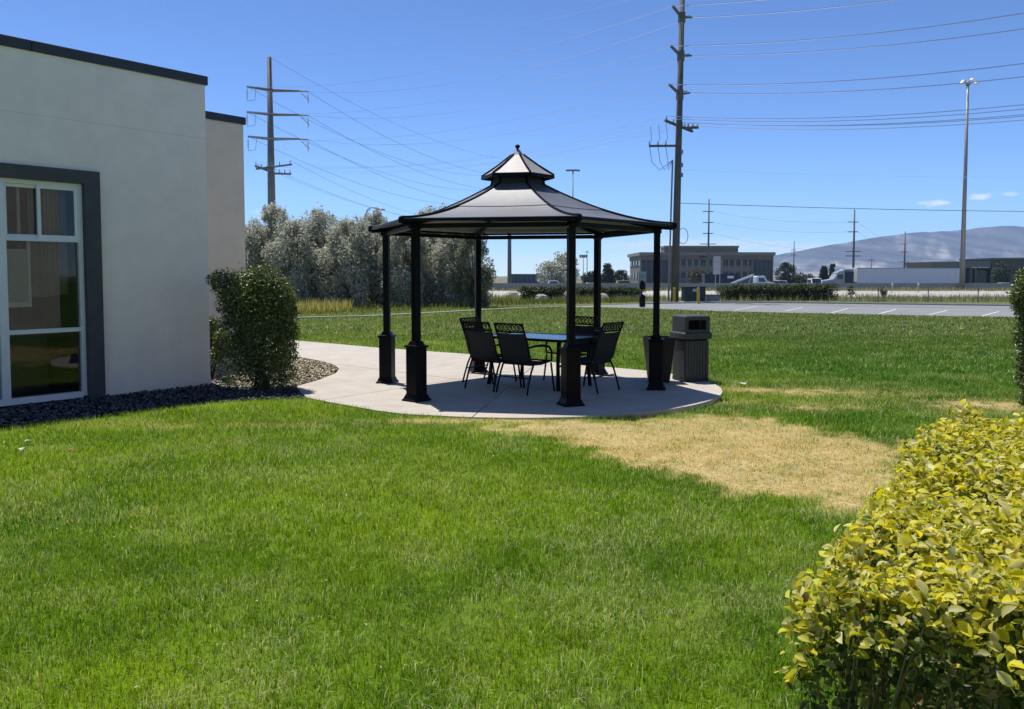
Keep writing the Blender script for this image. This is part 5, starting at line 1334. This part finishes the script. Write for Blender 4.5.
# ------------------------------------------------------------------ vehicles on the highway
RZ = -1.0 + .012
def wheel(root, x, y, R, w=.24):
    m = MB(); c = Vector((x, y, R + .004)); Y_ = Vector((0, 1, 0))
    def ring(rr, yy): return [c + Vector((rr * math.cos(a), yy, rr * math.sin(a))) for a in [2 * math.pi * k / 16 for k in range(16)]]
    m.loft([ring(R * .86, -w / 2), ring(R, -w / 2 + .04), ring(R, w / 2 - .04), ring(R * .86, w / 2)]); wo = m.build('wheel', M['tyre'], root)
    m = MB(); m.loft([ring(R * .62, -w / 2 - .006), ring(R * .62, w / 2 + .006)]); m.build('rim', M['rim'], wo)
def side_loft(m, prof, y0, y1, inset=0.0, zin=None):
    """side outline (x, z) swept across the width, upper points drawn in"""
    zs = [z for x, z in prof]; lo_, hi_ = min(zs), max(zs)
    def loop(y, s): return [(x, y - s * inset * (z - lo_) / (hi_ - lo_ + 1e-6), z) for x, z in prof]
    m.loft([loop(y0, -1), loop(y1, 1)])
def finish(root, px, Y, heading, label, cat, group=None):
    p = AT(px, 285, Y); root.location = (p.x, Y, RZ); root.rotation_euler = (0, 0, 0 if heading > 0 else math.pi)
    tag(root, label, cat, group)
def make_car(name, body, kind):
    root = empty(name, (0, 0, 0))
    W = .9 if kind != 'pickup' else .98
    if kind == 'sedan':
        low = [(-2.25, .35), (-2.3, .75), (-2.1, .95), (-1.2, 1.0), (1.0, .98), (2.0, .82), (2.28, .65), (2.3, .35)]
        cab = [(-1.75, .98), (-1.05, 1.42), (.25, 1.45), (1.1, .98)]; win = [(-1.45, 1.03), (-.98, 1.36), (.2, 1.39), (.85, 1.03)]; ax = (-1.4, 1.4); R = .33
    elif kind == 'suv':
        low = [(-2.3, .4), (-2.35, .9), (-2.3, 1.1), (1.0, 1.1), (2.1, .98), (2.35, .7), (2.35, .4)]
        cab = [(-2.25, 1.08), (-2.0, 1.68), (.2, 1.72), (1.05, 1.08)]; win = [(-1.95, 1.14), (-1.8, 1.6), (.12, 1.64), (.78, 1.14)]; ax = (-1.45, 1.45); R = .37
    elif kind == 'pickup':
        low = [(-2.8, .45), (-2.82, 1.1), (-.8, 1.12), (1.2, 1.12), (2.5, 1.05), (2.75, .8), (2.75, .45)]
        cab = [(-.85, 1.1), (-.72, 1.80), (.65, 1.82), (1.45, 1.1)]; win = [(-.6, 1.18), (-.55, 1.7), (.55, 1.72), (1.1, 1.18)]; ax = (-1.75, 1.75); R = .40
    else:
        low = [(-2.7, .4), (-2.72, 1.2), (1.7, 1.2), (2.5, 1.0), (2.6, .7), (2.6, .4)]
        cab = [(-2.7, 1.19), (-2.65, 2.2), (1.0, 2.25), (1.9, 1.19)]; win = [(-2.5, 1.3), (-2.45, 1.95), (.85, 1.98), (1.45, 1.3)]; ax = (-1.7, 1.7); R = .36
    m = MB(); side_loft(m, low, -W, W, .04); m.build('body', body, root, bevel=.03)
    m = MB(); side_loft(m, cab, -W + .06, W - .06, .12); co = m.build('cabin', body, root, bevel=.02)
    for s in (-1, 1):
        m = MB(); y = s * (W - .10)
        poly = [(x, y - s * (.02 + .10 * (z - 1.0)), z) for x, z in win]; m.prism(poly, (0, s * .075, 0)); m.build('side_window', M['car_glass'], co)
    a, b = cab[-1], cab[-2]; d = Vector((a[0] - b[0], 0, a[1] - b[1])); nn = Vector((-d.z, 0, d.x)).normalized()
    if nn.x < 0: nn = -nn
    c_ = Vector(((a[0] + b[0]) / 2, 0, (a[1] + b[1]) / 2)) + nn * .008
    m = MB(); m.obb(c_, d * .42, (0, W - .22, 0), nn * .012); m.build('windscreen', M['car_glass'], co)
    for s in (-1, 1):
        m = MB(); m.box((low[-2][0] - .06, s * (W - .22), low[-2][1] + .06), (.16, .32, .14)); m.build('headlight', M['lamp'], root)
        m = MB(); m.box((low[0][0] - .02, s * (W - .16), .85), (.1, .2, .2)); m.build('tail_light', M['red_lamp'], root)
        for x in ax: wheel(root, x, s * (W - .1), R)
    return root
c = make_car('pickup_truck', M['white'], 'pickup'); finish(c, 553, 143, 1, 'white pickup truck left of the front gazebo post', 'pickup')
c = make_car('car', M['silver_car'], 'sedan'); finish(c, 588, 146, -1, 'pale silver car seen between the two right gazebo posts', 'car', 'cars on the highway')
c = make_car('car', M['dark_car'], 'sedan'); finish(c, 573, 153, 1, 'dark car just behind the front gazebo post', 'car', 'cars on the highway')
c = make_car('car', M['yellow_car'], 'suv'); finish(c, 627, 175, 1, 'yellow and dark car left of the office building', 'car', 'cars on the highway')
c = make_car('car', M['dark_car'], 'suv'); finish(c, 770, 150, -1, 'dark car right of the white flatbed truck', 'car', 'cars on the highway')
c = make_car('pickup_truck', M['white'], 'pickup'); finish(c, 781, 152, -1, 'white pickup truck behind the dark car, right of the flatbed truck', 'pickup')
c = make_car('van', M['white'], 'van'); finish(c, 815, 137, 1, 'small white van in front of the semi truck nose', 'van'); c.rotation_euler = (0, 0, rad(-100))
c = make_car('car', M['silver_car'], 'sedan'); finish(c, 1006, 150, 1, 'pale car in front of the dark glass of the low building', 'car', 'cars on the highway')

# white flatbed truck with raised rails, dark container behind
r = empty('hook_lift_truck', (0, 0, 0))
m = MB(); side_loft(m, [(1.2, .75), (1.2, 2.45), (1.4, 2.6), (2.5, 2.6), (3.0, 1.7), (4.1, 1.5), (4.35, 1.25), (4.35, .6), (1.3, .6)], -1.05, 1.05, .1); cb = m.build('cab', M['white'], r, bevel=.04)
for s in (-1, 1):
    m = MB(); y = s * 1.0; m.prism([(1.55, y - s * .06, 1.65), (1.55, y - s * .09, 2.3), (2.35, y - s * .09, 2.3), (2.72, y - s * .06, 1.65)], (0, s * .09, 0)); m.build('side_window', M['car_glass'], cb)
    for x, R in ((3.2, .5), (-1.8, .5), (-3.0, .5)): wheel(r, x, s * .95, R, .3)
    m = MB(); m.box((4.32, s * .75, 1.0), (.12, .3, .22)); m.build('headlight', M['lamp'], cb)
d = Vector((-.5, 0, .9)).normalized(); m = MB(); m.obb((2.78, 0, 2.15), (-.24, 0, .43), (0, .85, 0), (.02, 0, .011)); m.build('windscreen', M['car_glass'], cb)
m = MB(); m.box((-1.3, 0, .75), (5.2, .9, .3)); m.build('chassis', M['black_satin'], r)
for s in (-1, 1):
    m = MB(); m.bar((-4.6, s * .5, .55), (.95, s * .5, 2.75), .16, .24); m.build('rail', M['white'], r)
m = MB(); m.bar((.2, 0, .9), (.7, 0, 2.55), .2, .2); m.build('hoist_arm', M['galv'], r)
finish(r, 747, 136, 1, 'white truck with slanted loading rails above the long low hedge', 'truck')
p = AT(721, 285, 146); r = empty('container', (p.x, 146, RZ), 'dark navy roll-off container behind the two-post road sign', 'container')
wd = 32.5 * 146 / F; zt = AT(721, 273.8, 146).z
m = MB(); m.box((p.x, 147.2, (RZ + .35 + zt) / 2), (wd, 2.4, zt - RZ - .35)); m.build('body', M['navy'], r)
for k in range(9): m = MB(); m.box((p.x - wd / 2 + wd * (k + .5) / 9, 145.95, (RZ + .45 + zt) / 2), (.12, .1, zt - RZ - .6)); m.build('rib', M['navy'], r)
m = MB(); m.box((p.x, 145.93, zt - .08), (wd + .1, .16, .16)); m.build('top_rail', M['navy'], r)
m = MB(); m.box((p.x + 9.3 * 146 / F, 145.87, zt - .55), (1.1, .03, .42)); m.build('label_panel', M['white'], r)
for x in (-1.8, 1.8):
    for y in (146.3, 148.1): m = MB(); m.tube([(p.x + x - .2, y, RZ + .18), (p.x + x + .2, y, RZ + .18)], .17, 10); m.build('roller', M['black_satin'], r)

# semi trailer and tractor (facing left)
YT = 140.0; p = AT(908.5, 282, YT); hl = 51.5 * YT / F; zt = AT(908, 267.8, YT).z
r = empty('semi_trailer', (p.x, YT, RZ), 'long plain white box trailer in front of the mountains', 'trailer')
m = MB(); m.box((p.x, YT + 1.3, (RZ + 1.1 + zt) / 2), (2 * hl, 2.6, zt - RZ - 1.1)); m.build('box', M['trailer'], r, bevel=.03)
m = MB(); m.box((p.x, YT - .01, zt - .05), (2 * hl, .04, .1)); m.build('top_rail', M['galv'], r)
m = MB(); m.box((p.x, YT - .01, RZ + 1.17), (2 * hl, .04, .16)); m.build('bottom_rail', M['galv'], r)
for k in range(14): m = MB(); m.box((p.x - hl + 2 * hl * (k + .5) / 14, YT - .006, (RZ + 1.25 + zt - .1) / 2), (.035, .02, zt - RZ - 1.4)); m.build('seam', M['trailer'], r)
def wheel_at(root, x, y, R, w=.5):
    m = MB(); c = Vector((x, y, RZ + R + .004))
    def ring(rr, yy): return [c + Vector((rr * math.cos(a), yy, rr * math.sin(a))) for a in [2 * math.pi * k / 16 for k in range(16)]]
    m.loft([ring(R * .86, -w / 2), ring(R, -w / 2 + .04), ring(R, w / 2 - .04), ring(R * .86, w / 2)]); wo = m.build('wheel', M['tyre'], root)
    m = MB(); m.loft([ring(R * .6, -w / 2 - .006), ring(R * .6, w / 2 + .006)]); m.build('rim', M['rim'], wo)
for x in (hl - 1.6, hl - 2.9):
    for y in (YT + .3, YT + 2.3): wheel_at(r, p.x + x, y, .5)
for y in (YT + .5, YT + 2.1):
    m = MB(); m.box((p.x - hl + 2.6, y, RZ + .56), (.15, .15, 1.1)); m.build('landing_leg', M['galv'], r)
px0 = p.x - hl
r = empty('semi_tractor', (px0 - 3, YT, RZ), 'white and dark semi truck tractor coupled left of the white trailer', 'truck')
def TX(prof, y0, y1, name, mat, par, bev=.04):
    m = MB(); side_loft(m, [(px0 - .2 - x, RZ + z) for x, z in prof], YT + y0, YT + y1, .06); return m.build(name, mat, par, bevel=bev)
GREYT = pm('tractor_paint', (.34, .35, .36), .35, coat=.3)
hood = TX([(3.0, .7), (3.0, 2.2), (4.3, 1.95), (5.7, 1.75), (5.95, 1.3), (5.95, .5), (3.0, .5)], .2, 2.4, 'hood', GREYT, r)
cab = TX([(1.9, .7), (1.9, 3.3), (2.3, 3.3), (3.0, 2.9), (3.5, 2.12), (3.5, .7)], .1, 2.5, 'cab', GREYT, r)
TX([(.25, .75), (.25, 3.3), (1.9, 3.3), (1.9, .75)], .1, 2.5, 'sleeper', M['navy'], r)
TX([(.25, 3.3), (.3, 3.75), (1.6, 3.7), (2.9, 3.05), (2.6, 3.3)], .2, 2.4, 'roof_fairing', GREYT, r)
m = MB(); m.box((px0 - 2.7, YT + .09, RZ + 2.45), (.8, .06, .7)); m.build('side_window', M['car_glass'], cab)
m = MB(); m.box((px0 - 2.5, YT + 1.3, RZ + .75), (5.4, .9, .3)); m.build('chassis', M['black_satin'], r)
for x in (.3, 1.5, 4.9):
    for y in (YT + .3, YT + 2.3): wheel_at(r, px0 - .4 - x, y, .5, .4)
m = MB(); m.tube([(px0 - 2.15, YT - .02, RZ + .8), (px0 - 2.15, YT - .02, RZ + 3.9)], .09, 8); m.build('exhaust_stack', M['rim'], r)

# ------------------------------------------------------------------ far buildings
def build_office():
    Y = 240.0; s = Y / F
    X = lambda px: AT(px, 270, Y).x
    Zz = lambda py: AT(700, py, Y).z
    x0, x1 = X(640), X(773); z0 = -1.0; zc = Zz(252.3); D = 24.0
    r = empty('office_building', ((x0 + x1) / 2, Y, z0), 'two-storey tan office building with dark glass corners and raised centre parapet', 'building')
    def B(name, px0, px1, py0, py1, out, th, mat, par=None):
        m = MB(); a, b = X(px0), X(px1); c, d = Zz(py1), Zz(py0) if py1 is not None else z0
        m.box(((a + b) / 2, Y - out + th / 2, (c + d) / 2), (b - a, th, d - c)); return m.build(name, mat, par or r)
    m = MB(); m.box(((x0 + x1) / 2, Y + D / 2 + .5, (z0 + zc - 1.0) / 2), (x1 - x0 - 1, D - 1, zc - z0 - 1)); m.build('core', M['offwall'], r)
    B('cornice', 639, 774.3, 252.3, 255.5, 1.0, D + 1.6, M['offtrim']); B('frieze', 640, 773, 255.5, 259.6, .35, 1.2, M['offwall'])
    B('parapet', 664, 737.5, 247.6, 252.3, .4, 6, M['offwall']); B('parapet_cap', 663.4, 738, 245.8, 247.6, .9, 7, M['offtrim'])
    B('glass_wall', 641.5, 668, 259.6, 290, .0, .6, M['offglass']); B('glass_wall', 753, 771.5, 259.6, 290, .0, .6, M['offglass'])
    for px in (646.5, 651.5, 657, 662.5): B('glazing_bar', px - .25, px + .25, 259.6, 290, .06, .1, M['offwall'])
    for px in (757.5, 762, 766.5): B('glazing_bar', px - .25, px + .25, 259.6, 290, .06, .1, M['offwall'])
    for px0_, px1_ in ((640, 641.5), (668, 670), (771.5, 773), (751, 753)): B('pier', px0_, px1_, 259.6, 290, .3, 1.0, M['offwall'])
    wins = [(671, 674.5), (676, 679.5), (681, 685.5), (687.7, 691.6), (693.8, 698), (700.2, 705.8), (708, 712), (714, 718), (723, 728), (729.2, 734), (736, 740.4), (742.6, 747), (748.6, 751)]
    B('window_wall', 670, 751, 259.6, 290, -.5, .4, M['offwall'])
    edges = [670] + [e for w in wins for e in w]
    for i, (a, b) in enumerate(wins):
        for (t, bt) in ((260.2, 265.4), (267.6, 270.6), (272.3, 278.2)):
            if bt == 270.6: B('spandrel_panel', a, b, t, bt, .02, .3, M['offtrim']); continue
            w = B('window', a, b, t, bt, -.12, .3, M['offglass']); B('window_bar', (a + b) / 2 - .12, (a + b) / 2 + .12, t, bt, -.05, .1, M['offwall'], w)
    prev = 670
    for a, b in wins + [(751, 751)]:
        if a > prev: B('pier', prev, a, 259.6, 290, .18, .8, M['offtrim'])
        prev = b
    for (t, bt) in ((265.4, 267.6), (270.6, 272.3), (278.2, 290)): B('band', 670, 751, t, bt, .1, .5, M['offwall'])
    # dark sign letters under the cornice, too small to read
    lt = MB()
    for q in ((699.0, 258, 700.3, 254.6), (701.6, 258, 700.3, 254.6)): lt.bar((X(q[0]), Y - .5, Zz(q[1])), (X(q[2]), Y - .5, Zz(q[3])), .12, .22, (0, 1, 0))
    for px in (703.2, 705.6): lt.bar((X(px), Y - .5, Zz(258)), (X(px), Y - .5, Zz(254.6)), .12, .22, (0, 1, 0))
    lt.build('sign_letters', M['hole'], r)
    # left side
    for k in range(4):
        yy = Y + 3.5 + k * 5.6
        for (t, bt) in ((260.2, 265.4), (272.3, 278.2)):
            m = MB(); m.box((x0 + .45, yy, (Zz(t) + Zz(bt)) / 2), (.3, 2.6, Zz(t) - Zz(bt))); m.build('window', M['offglass'], r)
    m = MB(); m.box((x0 + .42, Y + D / 2, (Zz(255.5) + Zz(259.6)) / 2), (.3, D, Zz(255.5) - Zz(259.6))); m.build('frieze', M['offwall'], r)
build_office()
def build_low():
    Y = 210.0; X = lambda px: AT(px, 270, Y).x; Zz = lambda py: AT(980, py, Y).z; z0 = -1.0
    r = empty('low_building', (X(985), Y, z0), 'low modern building with deep flat roof overhangs and dark glass, far right', 'building')
    def B(name, px0, px1, py0, py1, out, th, mat):
        m = MB(); a, b = X(px0), X(px1); c, d = Zz(py1), Zz(py0); m.box(((a + b) / 2, Y - out + th / 2, (c + d) / 2), (b - a, th, d - c)); return m.build(name, mat, r)
    # left wing: tapered fascia
    m = MB(); m.prism([(X(926), Y - 2.5, Zz(262)), (X(985), Y - 2.5, Zz(261.2)), (X(985), Y - 2.5, Zz(268.2)), (X(928.5), Y - 2.5, Zz(268.2))], (0, 14, 0)); m.build('roof_fascia', M['lowroof'], r)
    m = MB(); m.prism([(X(984.3), Y - 3.5, Zz(258.2)), (X(1130), Y - 3.5, Zz(256.5)), (X(1130), Y - 3.5, Zz(258.5)), (X(986), Y - 3.5, Zz(259.8))], (0, 16, 0)); m.build('roof_overhang', M['lowroof'], r)
    B('upper_wall', 986.5, 1128, 259.7, 270, 2.2, 13, M['lowwall']); B('wall', 930, 966, 268.2, 290, .5, 12, M['lowwall'])
    B('glass_wall', 974, 1120, 270, 290, .2, 8, M['offglass']); B('glass_wall', 963, 974, 268.3, 290, .1, 8, M['lowwall'])
    for px in (968, 972.5, 990, 1008, 1026, 1044, 1062, 1080): B('column', px - .6, px + .6, 268.3 if px < 975 else 270.1, 290, 1.6, 1.0, M['lowroof'])
    # pale lettering strip on the fascia, too small to read
    m = MB()
    for k in range(13):
        if k in (4, 8): continue
        a = X(967 + k * 1.22); m.box((a, Y - 2.56, Zz(267.6)), (.19, .06, .24 if k % 3 else .3))
    m.build('sign_letters', M['white'], r)
build_low()
Y = 300.0; p = AT(527, 282, Y); r = empty('shed', (p.x, Y, -1), 'low dark blue-grey long shed in the distance under the gazebo roof', 'shed')
zt = AT(527, 274.6, Y).z; w_ = 31 * Y / F
m = MB(); m.box((p.x, Y + 4, (zt - 1) / 2), (w_, 8, zt + 1)); m.build('wall', M['shed'], r)
m = MB(); m.box((p.x, Y + 4, zt + .12), (w_ + .5, 8.6, .24)); m.build('roof', M['offtrim'], r)
for k in range(7): m = MB(); m.box((p.x - w_ / 2 + w_ * (k + .5) / 7, Y - .06, (zt - 1) / 2 - .1), (.14, .12, zt + .8)); m.build('post', M['grey_box'], r)
Y = 220.0; p = AT(557, 282, Y); r = empty('kiosk', (p.x, Y, -1), 'small white flat-roofed building beyond the white pickup', 'building'); zt = AT(557, 276.5, Y).z
m = MB(); m.box((p.x, Y + 2, (zt - 1) / 2), (17 * Y / F, 4, zt + 1)); m.build('wall', M['white'], r)
m = MB(); m.box((p.x, Y + 2, zt + .18), (20 * Y / F, 5, .36)); m.build('roof', M['offtrim'], r)
for k in (-1, 0, 1): m = MB(); m.box((p.x + k * 1.3, Y - .03, zt - .9), (.8, .1, .7)); m.build('window', M['offglass'], r)

# ------------------------------------------------------------------ mountains
def build_mountain():
    Yc = 5200.0; Yb = 3900.0
    prof = [(560, 276), (640, 275), (700, 270), (740, 263), (770, 256.5), (785, 253.5), (800, 250.5), (830, 245), (860, 240), (885, 236), (905, 233.5), (920, 232), (935, 231.5), (950, 231), (962, 229.5), (980, 227.5), (1000, 226), (1015, 226), (1040, 228), (1100, 231), (1200, 224), (1350, 236), (1500, 250), (1700, 276)]
    xs = np.array([AT(a, 270, Yc).x for a, b in prof]); hs = np.array([AT(a, b, Yc).z for a, b in prof])
    X = np.linspace(xs[0], xs[-1], 420); Yv = np.concatenate([np.linspace(Yb, Yc, 60), np.linspace(Yc, 6200, 14)[1:]])
    GX, GY_ = np.meshgrid(X, Yv); Hc = np.interp(GX, xs, hs)
    t = np.clip((GY_ - Yb) / (Yc - Yb), 0, 1); back = np.clip((GY_ - Yc) / 1000, 0, 1)
    gul = fbm(GX / 130 + GY_ / 700, GY_ / 900, 91, 5); gl2 = 1 - np.abs(2 * fbm(GX / 260 + GY_ / 900, GY_ / 600, 95, 4) - 1)
    base = t ** 1.25 * (1 - back * .7)
    Z = -1.2 + (Hc + 1) * base * (1 - (1 - t) * .55 * (gul * .8 + .5 * (1 - gl2))) + (fbm(GX / 60, GY_ / 60, 99, 4) - .5) * 9 * base
    nx, ny = len(X), len(Yv); V = np.stack([GX, GY_, Z], -1).reshape(-1, 3)
    i = np.arange(nx - 1)[None] + nx * np.arange(ny - 1)[:, None]; Q = np.stack([i, i + 1, i + nx + 1, i + nx], -1).reshape(-1, 4)
    a_ = fbm(GX / 420 + GY_ / 900, GY_ / 500, 131, 5); b_ = fbm(GX / 60 - GY_ / 150, GY_ / 260, 137, 5); c_ = np.abs(2 * fbm(GX / 170 + GY_ / 300, GY_ / 700, 141, 4) - 1)
    w_ = np.clip(.25 + (a_ - .5) * 1.6 + (b_ - .5) * 2.6 + (.5 - t) * .5, 0, 1)[..., None]
    cm_ = np.array([.095, .085, .08]) * (1 - w_) + np.array([.36, .32, .26]) * w_; cm_ = cm_ * (.6 + .8 * np.clip(c_ * 2.2, 0, 1))[..., None]  # tan rock patches, plus ridge shading put into the colour as streaks
    mt = leafmat('mountain_rock', .95, 0.0, .1)
    o = np_mesh('mountain', V, Q, mt, cm_.reshape(-1, 3), smooth=False); tag(o, 'long hazy blue-grey mountain ridge on the right horizon', kind='structure')
build_mountain()

# ------------------------------------------------------------------ the air itself
hm = bpy.data.materials.new('haze'); hm.use_nodes = True; ht = hm.node_tree; ht.nodes.remove(ht.nodes['Principled BSDF'])
pv = ht.nodes.new('ShaderNodeVolumePrincipled'); pv.inputs['Color'].default_value = (.42, .64, 1.0, 1); pv.inputs['Density'].default_value = 1.15e-4; pv.inputs['Anisotropy'].default_value = 0.0
ht.links.new(pv.outputs[0], ht.nodes['Material Output'].inputs['Volume'])
m = MB(); m.box((0, 0, 198.95), (14000, 14000, 402.1)); ho = m.build('haze', hm); tag(ho, 'thin blue haze in the air', 'haze', kind='stuff')
